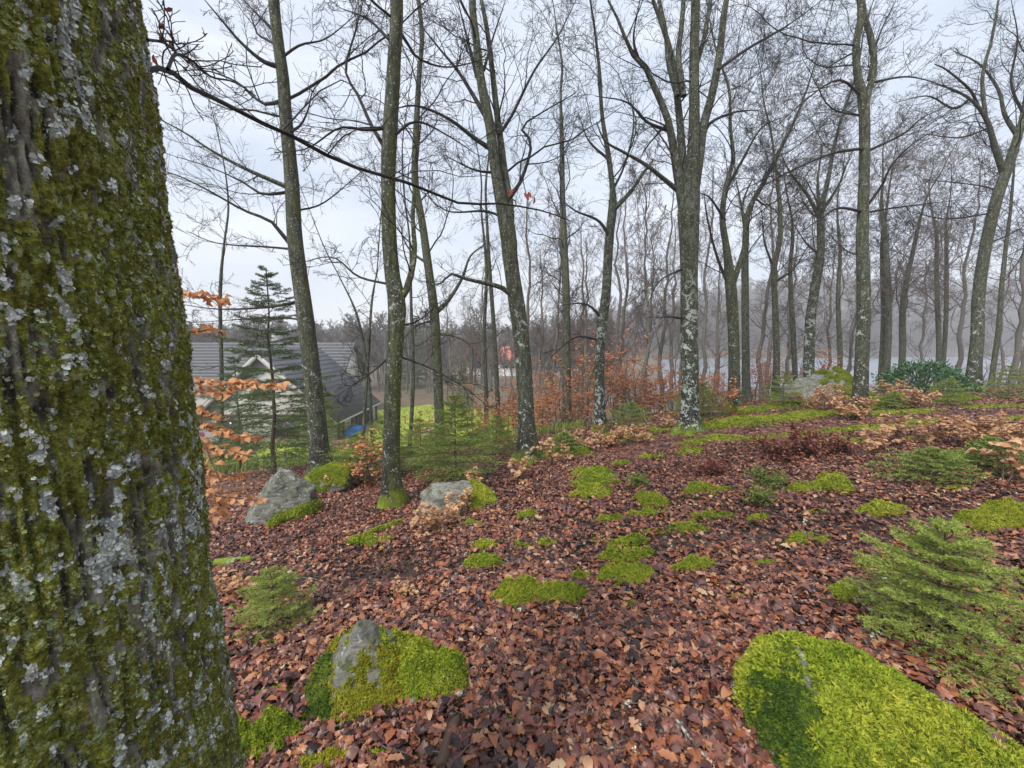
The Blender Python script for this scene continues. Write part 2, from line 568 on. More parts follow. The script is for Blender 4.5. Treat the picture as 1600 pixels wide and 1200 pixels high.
# bark of the standing trees: grey green beech, moss on one side, pale crustose lichen
def bark_mat(name, lich=0.60, moss=0.5, dark=1.0, lichen_col=(0.42, 0.46, 0.42), low=True):
    m, nt, b = new_mat(name)
    v = objco(nt)
    vz = objco(nt, (1, 1, 0.28))
    r = rnd(nt)
    base = ramp(nt, noise(nt, vz, 22, 6, 0.65), [(0.30, (0.018 * dark, 0.018 * dark, 0.012 * dark)), (0.52, (0.064 * dark, 0.070 * dark, 0.044 * dark)), (0.75, (0.15 * dark, 0.162 * dark, 0.115 * dark))])
    # dark wet base of the trunk
    sep = nt.nodes.new('ShaderNodeSeparateXYZ')
    nt.links.new(v, sep.inputs[0])
    if low:
        wet = math_(nt, 'ADD', sep.outputs['Z'], math_(nt, 'MULTIPLY', noise(nt, v, 3.0, 3), 1.5))
        base = mixc(nt, ramp(nt, math_(nt, 'MULTIPLY', wet, 0.31), [(0.28, 0.0), (0.62, 1.0)]), (0.026, 0.023, 0.018), base)
    g = nt.nodes.new('ShaderNodeNewGeometry')
    sn = nt.nodes.new('ShaderNodeSeparateXYZ')
    nt.links.new(g.outputs['Normal'], sn.inputs[0])
    side = math_(nt, 'ADD', math_(nt, 'MULTIPLY', sn.outputs['X'], 0.10), math_(nt, 'ADD', math_(nt, 'MULTIPLY', noise(nt, vz, 5.5, 6, 0.7), 0.7), math_(nt, 'MULTIPLY', noise(nt, v, 45, 3), 0.3)))
    mm = ramp(nt, side, [(moss, 0.0), (moss + 0.12, 0.9)])
    mcol = ramp(nt, noise(nt, v, 40, 3), [(0.3, (0.040, 0.048, 0.010)), (0.7, (0.13, 0.14, 0.03))])
    c = mixc(nt, mm, base, mcol)
    lv = math_(nt, 'ADD', math_(nt, 'MULTIPLY', noise(nt, v, 6.5, 4, 0.6, 0.8), 0.62), math_(nt, 'MULTIPLY', noise(nt, v, 28, 4, 0.65), 0.38))
    lm = ramp(nt, lv, [(lich, 0.0), (lich + 0.025, 1.0)])
    lm = math_(nt, 'MULTIPLY', lm, ramp(nt, math_(nt, 'MULTIPLY', math_(nt, 'ADD', sep.outputs['Z'], noise(nt, v, 1.5, 2)), 0.2), [(0.5, 1.0), (0.85, 0.12)]))
    speck = ramp(nt, noise(nt, v, 38, 3, 0.6), [(0.62, 0.0), (0.65, 1.0)])
    lc = mixc(nt, noise(nt, v, 25, 3), tuple(x * 0.75 for x in lichen_col), tuple(min(1, x * 1.15) for x in lichen_col))
    c = mixc(nt, lm, c, lc)
    c = mixc(nt, math_(nt, 'MULTIPLY', speck, 0.7), c, lichen_col)
    if low:
        foot = ramp(nt, math_(nt, 'ADD', sep.outputs['Z'], math_(nt, 'MULTIPLY', noise(nt, v, 8, 3), 0.5)), [(0.30, 1.0), (0.52, 0.0)])
        c = mixc(nt, foot, c, mixc(nt, noise(nt, v, 30, 3), (0.07, 0.12, 0.008), (0.26, 0.32, 0.02)))
    setb(nt, b, c, 0.85, 0.25)
    h = math_(nt, 'ADD', noise(nt, vz, 35, 5, 0.7), math_(nt, 'MULTIPLY', lm, 0.4))
    bump(nt, b, h, 0.7, 0.02)
    return m
M['bark'] = bark_mat('beech_bark', 0.575, 0.56, 1.0)
M['bark_lichen'] = bark_mat('lichen_spotted_beech_bark', 0.53, 0.57, 0.75, (0.40, 0.44, 0.40))
M['bark_mossy'] = bark_mat('mossy_beech_bark', 0.59, 0.49, 0.9)
M['bark_grey'] = bark_mat('grey_beech_bark', 0.62, 0.62, 1.1, (0.36, 0.38, 0.35), low=False)
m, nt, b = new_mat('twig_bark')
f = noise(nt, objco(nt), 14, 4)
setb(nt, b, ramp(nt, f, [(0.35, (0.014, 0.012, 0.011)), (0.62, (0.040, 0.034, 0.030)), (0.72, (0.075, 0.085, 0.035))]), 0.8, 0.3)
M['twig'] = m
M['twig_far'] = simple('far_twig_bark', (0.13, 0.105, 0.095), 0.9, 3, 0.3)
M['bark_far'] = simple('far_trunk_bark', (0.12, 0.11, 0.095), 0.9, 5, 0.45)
M['sprout_stem'] = simple('brown_stem', (0.075, 0.045, 0.03), 0.7)

# rock
m, nt, b = new_mat('lichen_grey_rock')
v = objco(nt)
vl = objco(nt, (1, 1, 3.5))
c = ramp(nt, noise(nt, vl, 7, 8, 0.68, 0.6), [(0.28, (0.055, 0.052, 0.043)), (0.5, (0.18, 0.178, 0.152)), (0.72, (0.33, 0.33, 0.29))])
c = mixc(nt, ramp(nt, noise(nt, v, 11, 5, 0.6), [(0.56, 0.0), (0.62, 1.0)]), c, (0.10, 0.115, 0.055))
c = mixc(nt, ramp(nt, noise(nt, v, 19, 4, 0.6), [(0.62, 0.0), (0.66, 0.8)]), c, (0.46, 0.50, 0.44))
setb(nt, b, c, 0.85, 0.2)
bump(nt, b, noise(nt, vl, 16, 8, 0.7), 0.8, 0.05)
M['rock'] = m

M['soil'] = None
# ------------------------------------------------------------------ ground, lawn, lake
m, nt, b = new_mat('forest_soil')
v = objco(nt)
vor = nd(nt, 'ShaderNodeTexVoronoi', Scale=13.0, Randomness=1.0)
nt.links.new(v, vor.inputs['Vector'])
sepc = nt.nodes.new('ShaderNodeSeparateColor')
nt.links.new(vor.outputs['Color'], sepc.inputs[0])
c = ramp(nt, sepc.outputs[0], [(0, (0.045, 0.022, 0.016)), (0.4, (0.12, 0.05, 0.034)), (0.75, (0.18, 0.078, 0.05)), (1, (0.28, 0.14, 0.08))])
near_soil = mixc(nt, noise(nt, v, 35, 4), (0.018, 0.012, 0.009), (0.085, 0.05, 0.035))
c = mixc(nt, attr(nt, 'far'), near_soil, c)
far_c = mixc(nt, noise(nt, v, 0.6, 6), (0.10, 0.065, 0.045), (0.17, 0.12, 0.075))
far_c = mixc(nt, ramp(nt, noise(nt, v, 0.35, 4), [(0.5, 0.0), (0.62, 0.7)]), far_c, (0.085, 0.10, 0.035))
c = mixc(nt, attr(nt, 'veryfar'), c, far_c)
setb(nt, b, c, 0.6, 0.35)
bump(nt, b, noise(nt, v, 40, 5), 0.6, 0.03)
M['soil'] = m

def axis(lo, hi, dlo, dhi, step, growth=1.11):
    a = list(np.arange(dlo, dhi + 1e-6, step))
    s, x = step, a[-1]
    while x < hi:
        s *= growth; x += s; a.append(x)
    s, x = step, a[0]
    while x > lo:
        s *= growth; x -= s; a.insert(0, x)
    return np.array(a)
xs = axis(-900, 1100, -5.5, 9.0, 0.15, 1.09)
ys = axis(-60, 1200, -0.5, 12.5, 0.15, 1.09)
X, Y = np.meshgrid(xs, ys)
Z = height(X, Y)
nx, ny = len(xs), len(ys)
ii = np.arange(ny - 1)[:, None] * nx + np.arange(nx - 1)[None]
F = np.stack([ii, ii + 1, ii + nx + 1, ii + nx], -1).reshape(-1, 4)
D = np.hypot(X, Y)
ground = link('forest_floor', mesh_from('forest_floor', np.stack([X, Y, Z], -1).reshape(-1, 3), [F], True, [M['soil']],
              {'far': smooth(4, 8, D).ravel(), 'veryfar': smooth(13, 22, D).ravel()}))
tag(ground, 'sloping forest floor of brown soil under fallen leaves', kind='structure')

# lake
m, nt, b = new_mat('lake_water')
f = noise(nt, objco(nt, (0.04, 0.25, 1)), 1.0, 5)
setb(nt, b, mixc(nt, f, (0.11, 0.13, 0.16), (0.24, 0.27, 0.32)), 0.35, 0.5)
bump(nt, b, noise(nt, objco(nt, (0.5, 1.2, 1)), 1.2, 3), 0.12, 0.05)
M['water'] = m
lx, ly = np.linspace(8, 330, 12), np.linspace(40, 190, 8)
LX, LY = np.meshgrid(lx, ly)
ii = np.arange(7)[:, None] * 12 + np.arange(11)[None]
lake = link('lake_water', mesh_from('lake_water', np.stack([LX, LY, LX * 0 + LAKE_Z], -1).reshape(-1, 3),
            [np.stack([ii, ii + 1, ii + 13, ii + 12], -1).reshape(-1, 4)], True, [M['water']]))
tag(lake, 'pale grey lake lying beyond the trunks at the foot of the slope', kind='structure')

# lawn: a sheet a little above the ground, with an uneven edge
m, nt, b = new_mat('lawn_turf')
v = objco(nt)
c = ramp(nt, noise(nt, v, 1.1, 6, 0.65), [(0.3, (0.20, 0.27, 0.03)), (0.55, (0.33, 0.38, 0.05)), (0.75, (0.42, 0.40, 0.09))])
setb(nt, b, c, 0.9, 0.1)
bump(nt, b, noise(nt, v, 25, 4), 0.5, 0.05)
M['turf'] = m
gx, gy = np.linspace(-19, 2, 64), np.linspace(17, 44, 80)
GX, GY = np.meshgrid(gx, gy)
GZ = height(GX, GY) + 0.03
edge = np.hypot((GX + 7.5) / 9.5, (GY - 30) / 12.5) + 0.10 * fbm(np.stack([GX * 0.4, GY * 0.4, GX * 0], -1), 3)
GZ = GZ - 0.25 * smooth(0.95, 1.08, edge)
ii = np.arange(79)[:, None] * 64 + np.arange(63)[None]
lawn = link('lawn', mesh_from('lawn', np.stack([GX, GY, GZ], -1).reshape(-1, 3), [np.stack([ii, ii + 1, ii + 65, ii + 64], -1).reshape(-1, 4)], True, [M['turf']]))
tag(lawn, 'bright green lawn beside the house below the slope', kind='structure')
# ------------------------------------------------------------------ the big foreground trunk
def big_trunk():
    C = np.array([-0.765, 0.575])
    edge = [(213, 0), (224, 75), (236, 150), (243, 225), (251, 300), (262, 375), (274, 450), (284, 525), (292, 600), (302, 675), (313, 750), (322, 825),
            (331, 900), (342, 975), (352, 1050), (363, 1125), (376, 1200)]
    zs, rs = [], []
    for px, py in edge:
        d = ray(px, py)
        h = math.hypot(d[0], d[1])
        u = d[:2] / h
        R = abs(u[0] * C[1] - u[1] * C[0])
        t = u @ C
        zs.append(EYE[2] + t * d[2] / h); rs.append(R)
    zs, rs = np.array(zs)[::-1], np.array(rs)[::-1]
    gz = hz(*C)
    zall = np.concatenate([[gz - 0.25, gz + 0.02, gz + 0.18, (gz + zs[0]) / 2 + 0.15], zs, [zs[-1] + 0.6, 4.5, 8, 12, 15.5]])
    r0, r1 = rs[0], rs[-1]
    rall = np.concatenate([[r0 * 1.75, r0 * 1.6, r0 * 1.3, r0 * 1.08], rs, [r1 * 0.97, r1 * 0.85, r1 * 0.66, r1 * 0.4, 0.02]])
    zrow = np.unique(np.concatenate([np.linspace(gz - 0.25, zs[0] - 0.02, 60), np.linspace(zs[0] - 0.02, zs[-1] + 0.05, 340), np.linspace(zs[-1] + 0.06, 15.5, 90)]))
    rrow = np.interp(zrow, zall, rall)
    k = np.ones(9) / 9
    rp = np.pad(rrow, 4, mode='edge')
    rrow = np.convolve(rp, k, mode='valid')
    # angles: dense on the half that faces the camera
    a0 = math.atan2(-C[1], -C[0])
    th = np.concatenate([np.linspace(-1.5, 1.5, 225), np.linspace(1.5, 2 * math.pi - 1.5, 44)[1:-1]]) + a0
    TH, ZZ = np.meshgrid(th, zrow)
    RR = np.interp(ZZ, zrow, rrow)
    arc_x, arc_y = np.cos(TH), np.sin(TH)
    S = 0.27
    def n(sc, sz, o=0.0, octv=4):
        return fbm(np.stack([arc_x * S * sc + o, arc_y * S * sc, ZZ * sz + o], -1), octv)
    wob = n(6, 3, 5.0, 2)
    def nw(sc, sz, o, octv):
        return fbm(np.stack([arc_x * S * sc + 0.35 * wob + o, arc_y * S * sc, ZZ * sz + o], -1), octv)
    brk = smooth(-0.45, 0.25, n(7, 7, 31.0, 3))
    f1_ = smooth(0.17, 0.015, np.abs(nw(52, 5.0, 1.0, 2))) * (0.5 + 0.5 * brk)      # long dark fissures between the bark plates
    f2_ = smooth(0.15, 0.015, np.abs(nw(72, 9.5, 8.0, 2))) * (1.0 - 0.5 * brk)
    fiss = np.maximum(f1_, 0.7 * f2_)
    r1_ = nw(52, 5.0, 1.0, 2) * 0.5 + 0.5
    lump = n(9, 5, 12.0, 3)
    moss = smooth(-0.15, 0.55, n(9, 4.5, 20.0, 3) * 0.35 + n(34, 16, 26.0, 4) * 0.75 + 0.52 + 0.10 * lump - 0.55 * fiss)
    fine = n(130, 90, 2.0, 3)
    mfine = n(70, 55, 14.0, 3)
    disp = 0.006 * (np.abs(r1_ - 0.5) * 2) - 0.009 * f1_ - 0.005 * f2_ + 0.006 * lump + 0.0028 * fine + moss * (0.003 + 0.005 * mfine)
    vis = smooth(0.2, 0.5, ZZ - gz)
    flare = (1 - smooth(0.0, 0.55, ZZ - gz)) * 0.10 * np.cos(5 * TH + 1.0)
    R2 = RR + disp * np.minimum(1, RR / 0.15) + flare
    V = np.stack([R2 * arc_x + 0.03 * np.sin(ZZ * 0.5) * smooth(3, 8, ZZ), R2 * arc_y, ZZ - gz], -1)
    nc = len(th)
    i = np.arange(len(zrow) - 1)[:, None] * nc
    c = np.arange(nc)[None]
    c2 = (c + 1) % nc
    F = np.stack([i + c, i + c2, i + nc + c2, i + nc + c], -1).reshape(-1, 4)
    # lichen sheets: pale crusts, wide low on the left and up high
    li = smooth(0.44, 0.60, n(7, 4.2, 44.0, 3) * 0.80 + 0.85 * n(40, 17, 47.0, 4) + 0.35 * fine - 0.75 * fiss)
    li2 = smooth(0.46, 0.52, n(60, 42, 61.0, 4) + 0.3 * fine)
    li = np.maximum(li, li2)
    m, nt, b = new_mat('mossy_fissured_bark')
    v = objco(nt)
    vz = objco(nt, (1, 1, 0.35))
    bark = ramp(nt, noise(nt, vz, 60, 6, 0.7), [(0.3, (0.085, 0.073, 0.056)), (0.52, (0.23, 0.205, 0.165)), (0.72, (0.42, 0.39, 0.335))])
    f1 = attr(nt, 'fissure')
    bark = mixc(nt, math_(nt, 'MULTIPLY', f1, 0.8), bark, (0.030, 0.024, 0.017))
    mo = attr(nt, 'moss')
    mn = noise(nt, v, 170, 4, 0.65)
    mcol = ramp(nt, mn, [(0.30, (0.055, 0.060, 0.010)), (0.44, (0.16, 0.168, 0.022)), (0.56, (0.27, 0.275, 0.042)), (0.72, (0.42, 0.43, 0.11))])
    mcol = mixc(nt, ramp(nt, noise(nt, v, 14, 3), [(0.35, 0.0), (0.65, 0.75)]), mcol, ramp(nt, mn, [(0.3, (0.045, 0.040, 0.008)), (0.6, (0.14, 0.12, 0.022)), (0.75, (0.24, 0.22, 0.05))]))
    mk = ramp(nt, math_(nt, 'ADD', mo, math_(nt, 'MULTIPLY', math_(nt, 'SUBTRACT', noise(nt, v, 90, 4, 0.7), 0.5), 1.6)), [(0.42, 0.0), (0.58, 1.0)])
    c_ = mixc(nt, mk, bark, mcol)
    # green grey leprose lichen dots
    dots = ramp(nt, noise(nt, v, 95, 4, 0.65), [(0.56, 0.0), (0.60, 1.0)])
    patch = ramp(nt, noise(nt, v, 8, 3), [(0.36, 0.1), (0.56, 1.0)])
    c_ = mixc(nt, math_(nt, 'MULTIPLY', dots, patch), c_, (0.36, 0.42, 0.22))
    lk = ramp(nt, math_(nt, 'ADD', attr(nt, 'lichen'), math_(nt, 'MULTIPLY', math_(nt, 'SUBTRACT', noise(nt, v, 140, 4, 0.7), 0.5), 1.5)), [(0.5, 0.0), (0.62, 1.0)])
    lc = ramp(nt, noise(nt, v, 75, 5, 0.7), [(0.3, (0.17, 0.18, 0.165)), (0.5, (0.40, 0.43, 0.40)), (0.7, (0.56, 0.60, 0.56))])
    c_ = mixc(nt, lk, c_, lc)
    setb(nt, b, c_, 0.9, 0.15)
    h = math_(nt, 'ADD', noise(nt, v, 220, 4, 0.7), math_(nt, 'MULTIPLY', mn, 0.8))
    bump(nt, b, h, 0.9, 0.006)
    M['bigbark'] = m
    root = empty('oak_tree', (C[0], C[1], gz), 'huge mossy fissured trunk with white lichen crusts, standing close at the edge of the view', 'tree')
    ff = moss * (1 - np.clip(li * 1.3, 0, 1)) * smooth(0.3, 0.6, ZZ - gz) * (1 - smooth(2.3, 2.6, ZZ - gz))
    tr = link('trunk', mesh_from('oak_trunk', V.reshape(-1, 3), [F], True, [m], {'moss': moss.ravel(), 'fissure': fiss.ravel(), 'lichen': li.ravel(), 'fuzz': ff.ravel(), 'crumb': (smooth(-0.35, 0.45, n(8, 6, 71.0, 3) + 0.7 * n(30, 18, 72.0, 3)) * (1 - 0.9 * fiss) * smooth(0.3, 0.6, ZZ - gz) * (1 - smooth(2.3, 2.6, ZZ - gz))).ravel(), 'crust': (li * (1 - fiss) * smooth(0.3, 0.6, ZZ - gz) * (1 - smooth(2.3, 2.6, ZZ - gz))).ravel()}), root)
    return root, tr, C, gz
oak, oak_trunk, OAKC, OAKZ = big_trunk()

# its limbs: the thin one that crosses the view, and the crown far overhead
def limb_path(pts, Y0, Y1, w0, w1=None, K=14):
    """pixel path -> a 3-D path whose distance runs from Y0 to Y1; widths in pixels"""
    n = len(pts)
    w1 = w0 * 0.18 if w1 is None else w1
    if pts[-1][1] > 5 and -5 < pts[-1][0] < 1595: w1 = min(w1, 1.6)
    out = []
    for j, (px, py) in enumerate(pts):
        t = j / (n - 1)
        y = Y0 + (Y1 - Y0) * t
        p = at(px, py, y)
        r = (w0 + (w1 - w0) * t) * 0.5 * depth_of(p) / FPX * p[1] / math.hypot(p[0], p[1])
        out.append([*p, r])
    q = spline(out, K)
    return q[:, :3], np.maximum(q[:, 3], 0.0015)

rng = np.random.default_rng(11)
mb = MB()
LP, LR = [], []
for pts, y0, y1, w0, w1 in [
        ([(225, 112), (262, 108), (300, 138), (345, 158), (400, 188), (455, 212), (530, 252), (590, 272), (650, 290), (720, 318), (780, 318), (850, 330), (890, 345)], 0.72, 3.1, 11, 2.5),
        ([(262, 108), (275, 85), (300, 95), (330, 120), (365, 128), (400, 150)], 0.80, 1.3, 7, 2),
        ([(230, 62), (258, 68), (285, 90), (320, 112)], 0.70, 1.2, 6, 2)]:
    p, r = limb_path(pts, y0, y1, w0, w1, 20)
    LP.append(p); LR.append(r)
LP, LR = np.array(LP), np.array(LR)
a, f = tubes(LP, LR, 8); mb.add(a, f)
tw, twr = grow(LP, LR, 13, rng, (0.15, 1.0), (0.12, 0.34), (30, 65), (0.3, 0.5), 6, 0.2, 0.03, 0.0016)
a, f = tubes(tw, twr, 4); mb.add(a, f)
tw2, twr2 = grow(tw, twr, 4, rng, (0.2, 1.0), (0.25, 0.5), (30, 60), (0.4, 0.7), 4, 0.2, 0.03, 0.001)
a, f = tubes(tw2, twr2, 3); mb.add(a, f)
mb.build('limb', [M['twig']], oak, (OAKC[0], OAKC[1], OAKZ))
# overhead crown (out of view, but there)
mb = MB()
hh = np.linspace(0, 1, 20)
tp = np.stack([OAKC[0] + 0 * hh, OAKC[1] + 0 * hh, OAKZ + 5.0 + 10.5 * hh], -1)[None]
trr = (0.17 * (1 - hh) + 0.02)[None]
b1, br1 = grow(tp, trr, 16, rng, (0.05, 0.95), (3, 5.5), (40, 70), (0.4, 0.6), 9, 0.13, 0.08, 0.01, absolute=True)
b2, br2 = grow(b1, br1, 6, rng, (0.2, 0.95), (0.3, 0.5), (30, 60), (0.4, 0.6), 6, 0.2, 0.05, 0.006)
b3, br3 = grow(b2, br2, 5, rng, (0.2, 0.95), (0.3, 0.5), (30, 60), (0.4, 0.6), 4, 0.2, 0.05, 0.004)
for P_, R_, s_ in ((b1, br1, 6), (b2, br2, 4), (b3, br3, 3)):
    a, f = tubes(P_, R_, s_); mb.add(a, f)
mb.build('crown', [M['twig']], oak, (OAKC[0], OAKC[1], OAKZ))

# ------------------------------------------------------------------ the standing beeches, traced trunk by trunk
def trunk_lobes(K, sides, rng, P0z, Pz, flare=0.75):
    hgt = Pz - P0z
    ang = np.arange(sides) * 2 * np.pi / sides
    ph = rng.uniform(0, 6.28, 3)
    fl = np.exp(-np.maximum(hgt, 0) / 0.20)[:, None] * flare
    lob = 1 + fl * (0.75 + 0.55 * np.cos(3 * ang + ph[0]) + 0.35 * np.cos(5 * ang + ph[1]))[None]
    nz = 0.045 * fbm(np.stack([np.cos(ang)[None] * 1.3 + 0 * hgt[:, None], np.sin(ang)[None] * 1.3 + 0 * hgt[:, None], hgt[:, None] * 2.4 + ph[2] + 0 * ang[None]], -1), 3)
    return (lob + nz)[None]

def beech(label, path, limbs=(), Y=None, mat='bark', seed=0, top=14.0, rand=(10, 0.0), dens=(9, 6, 4), group=None, twig='twig', limb_len=(2.6, 4.8), name='beech_tree', lean=None, rmin=0.0032, ang=(45, 80)):
    rng = np.random.default_rng(seed)
    if Y is None:
        g = ground_at(path[0][0], path[0][1])
        Y = g[1]
    pts = []
    for px, py, w in path:
        p = at(px, py, Y)
        pts.append([*p, w * 0.5 * depth_of(p) / FPX * p[1] / math.hypot(p[0], p[1])])
    pts = np.array(pts)
    bz = hz(pts[0, 0], Y)
    if pts[0, 2] > bz + 0.05:                    # base hidden behind the crest: carry the trunk down to the ground
        dxy = (pts[0, :2] - pts[1, :2]) * 0
        pts = np.concatenate([[[pts[0, 0] + dxy[0], Y, bz, pts[0, 3] * 1.12]], pts])
    base = np.array([pts[0, 0], Y, bz])
    pts = np.concatenate([[[base[0], base[1], bz - 0.25, pts[0, 3]]], pts])
    # carry on above the frame
    topz = bz + top
    last, d = pts[-1].copy(), norm(pts[-1, :3] - pts[-2, :3])
    inside = path[-1][1] > 3
    steps = max(5 if inside else 0, int((topz - last[2]) / 0.9))
    for j in range(steps):
        d = norm(d + 0.10 * rng.normal(size=3) + np.array([0, 0, 0.15]))
        last = np.array([*(last[:3] + 0.9 * d), pts[-1, 3] * 0.88]) if j == 0 else np.array([*(last[:3] + 0.9 * d), last[3] * (0.66 if inside else 0.82)])
        pts = np.concatenate([pts, [last]])
    K = 64
    q = spline(pts, K)
    # depth wobble so that the trunk is not a flat tracing
    q[:, 1] += 0.05 * np.sin(q[:, 2] * 0.9 + seed) * smooth(0.5, 3, q[:, 2] - bz)
    TP, TR = q[None, :, :3], np.maximum(q[None, :, 3], 0.008)
    root = empty(name, base, label, 'tree', group)
    mb = MB()
    sides = 18
    a, f = tubes(TP, TR, sides, trunk_lobes(K, sides, rng, bz, q[:, 2]))
    mb.add(a, f)
    lp, lr = [], []
    for lm in limbs:
        pl, w0, dy = lm[0], lm[1], lm[2]
        w1 = lm[3] if len(lm) > 3 else None
        p, r = limb_path(pl, Y, Y + dy, w0, w1, 14)
        lp.append(p); lr.append(r)
    big = [(p, r) for p, r in zip(lp, lr) if r[0] > 0.45 * TR.max() or r[0] > 0.045]
    for p, r in big:
        a, f = tubes(p[None], r[None], 10); mb.add(a, f)
    mb.build('trunk', [M[mat]], root, base)
    mb = MB()
    small = [(p, r) for p, r in zip(lp, lr) if not (r[0] > 0.45 * TR.max() or r[0] > 0.045)]
    if small:
        a, f = tubes(np.array([p for p, r in small]), np.array([r for p, r in small]), 6); mb.add(a, f)
    # stems that rise out of the frame keep growing a crown above it
    nr, tlow = rand
    parts_p, parts_r = [], []
    if nr:
        bp, br = grow(TP, TR * 0.62, nr, rng, (max(0.22, tlow), 0.97), limb_len, ang, (0.25, 0.5), 14, 0.20, 0.03, 0.007, absolute=True, tip=0.18)
        a, f = tubes(bp, br, 5); mb.add(a, f)
        parts_p.append(bp); parts_r.append(br)
    if lp:
        parts_p.append(np.array(lp)); parts_r.append(np.array(lr))
    bp, br = np.concatenate(parts_p), np.concatenate(parts_r)
    n2, n3, n4 = dens
    c2, r2 = grow(bp, br, n2, rng, (0.12, 1.0), (0.28, 0.62), (30, 62), (0.35, 0.6), 9, 0.20, 0.035, 0.0045, flat=0.35, tip=0.2, cap=0.011)
    a, f = tubes(c2, r2, 3); mb.add(a, f)
    c3, r3 = grow(c2, r2, n3, rng, (0.15, 1.0), (0.32, 0.62), (28, 60), (0.45, 0.7), 4, 0.19, 0.03, rmin, flat=0.35, cap=0.010)
    a, f = tubes(c3, r3, 3); mb.add(a, f)
    c4, r4 = grow(c3, r3, n4, rng, (0.2, 1.0), (0.35, 0.7), (28, 58), (0.6, 0.8), 2, 0.2, 0.03, rmin * 0.8, flat=0.3)
    a, f = tubes(c4, r4, 3); mb.add(a, f)
    mb.build('crown', [M[twig]], root, base)
    return root, base

TREES = {}
TREES['B'] = beech('leaning beech with blotched pale lichen, standing just behind the split boulder',
    [(503, 745, 36), (498, 690, 31), (490, 600, 29), (480, 500, 27), (468, 420, 26), (460, 360, 25), (456, 300, 24), (450, 240, 22), (444, 180, 21), (440, 120, 20), (433, 60, 18), (428, 0, 18)],
    [([(458, 296), (420, 280), (380, 262), (330, 235), (285, 205), (240, 182)], 9, -0.6), ([(453, 300), (410, 303), (380, 285), (330, 262), (260, 240)], 6, 0.6),
     ([(464, 395), (440, 365), (422, 345), (380, 328), (330, 300), (280, 275), (235, 262)], 8, -0.3), ([(462, 390), (420, 386), (340, 380), (290, 360)], 5, 0.4),
     ([(435, 104), (410, 95), (375, 65), (345, 30), (320, 0)], 9, -0.4), ([(442, 157), (415, 163), (395, 150), (370, 128), (320, 110), (270, 112)], 7, 0.5),
     ([(430, 50), (405, 25), (380, 0)], 7, 0.3), ([(452, 207), (470, 195), (482, 170), (490, 140), (520, 110)], 5, 0.2), ([(470, 470), (420, 480), (340, 483), (275, 474)], 6, -0.5),
     ([(475, 500), (430, 496), (360, 500), (290, 505)], 4, 0.3), ([(440, 90), (470, 70), (510, 60), (560, 20)], 5, 0.4), ([(458, 330), (500, 320), (540, 290), (585, 250)], 4, 0.8)],
    mat='bark', seed=3, rand=(9, 0.42))
TREES['C'] = beech('slim dark beech with a mossy green foot and a fork halfway up',
    [(612, 790, 33), (611, 740, 28), (612, 690, 27), (614, 600, 26), (618, 520, 27), (620, 475, 29), (613, 440, 25), (607, 380, 24), (605, 300, 23), (606, 240, 24), (612, 150, 23), (617, 80, 21), (621, 0, 20)],
    [([(622, 472), (634, 455), (643, 425), (648, 390), (645, 340), (648, 290), (653, 240), (660, 170)], 13, 0.3, 6), ([(602, 232), (580, 195), (560, 150), (540, 110), (555, 50), (568, 0)], 8, 0.2),
     ([(605, 200), (570, 203), (530, 200), (480, 232), (430, 238)], 6, -0.5), ([(608, 62), (575, 30), (530, 12)], 6, 0.3), ([(622, 45), (638, 70), (655, 92), (700, 105), (760, 92)], 6, 0.3),
     ([(612, 215), (650, 190), (700, 212), (750, 245)], 5, 0.2), ([(606, 560), (570, 590), (520, 622)], 4, -0.5), ([(620, 556), (665, 572), (720, 602), (770, 640)], 4, 0.4),
     ([(612, 445), (560, 432), (520, 402), (470, 410)], 5, 0.5), ([(622, 510), (655, 500), (690, 470)], 4, 0.4)],
    mat='bark_mossy', seed=5, rand=(9, 0.4))
TREES['D'] = beech('thin mossy trunk with crooked limbs behind the low spruces, at the edge of the lawn',
    [(686, 640, 15), (682, 560, 15), (679, 490, 15), (670, 420, 13), (660, 350, 12), (648, 280, 11), (650, 200, 10), (655, 120, 8), (660, 60, 7)],
    [([(680, 490), (700, 470), (722, 435), (735, 400), (760, 380)], 8, 0.3), ([(681, 522), (710, 525), (738, 545), (735, 600)], 5, 0.2), ([(668, 412), (640, 390), (620, 350)], 5, 0.4), ([(680, 500), (650, 510), (620, 540)], 4, -0.3)],
    Y=12.5, mat='bark_mossy', seed=8, rand=(18, 0.35), ang=(30, 65))
TREES['E'] = beech('tall beech with dark speckled foot and a thick sideways limb',
    [(826, 722, 36), (823, 670, 27), (820, 600, 25), (815, 530, 25), (806, 465, 25), (798, 410, 24), (793, 360, 26), (783, 315, 19), (772, 250, 16), (766, 200, 15), (752, 130, 14), (745, 70, 12), (738, 0, 11)],
    [([(795, 365), (797, 325), (788, 270), (782, 220), (775, 165), (768, 100), (760, 40), (752, 0)], 15, 0.4, 6), ([(803, 465), (785, 450), (760, 443), (725, 435), (705, 428), (685, 445), (665, 440)], 9, -0.5, 4),
     ([(770, 235), (740, 215), (700, 185), (650, 165), (610, 172)], 8, -0.3), ([(763, 190), (740, 150), (715, 110), (690, 80), (650, 30)], 8, 0.3), ([(780, 210), (800, 180), (835, 110), (870, 60), (900, 0)], 6, 0.3),
     ([(792, 315), (815, 280), (830, 225), (815, 200), (840, 180), (900, 145)], 7, 0.4), ([(756, 110), (770, 60), (790, 0)], 5, 0.5), ([(745, 120), (730, 60), (715, 0)], 7, 0.1),
     ([(793, 345), (760, 330), (700, 330), (660, 300)], 5, 0.2), ([(775, 270), (740, 265), (690, 240)], 5, -0.3)],
    mat='bark', seed=13, rand=(10, 0.42))
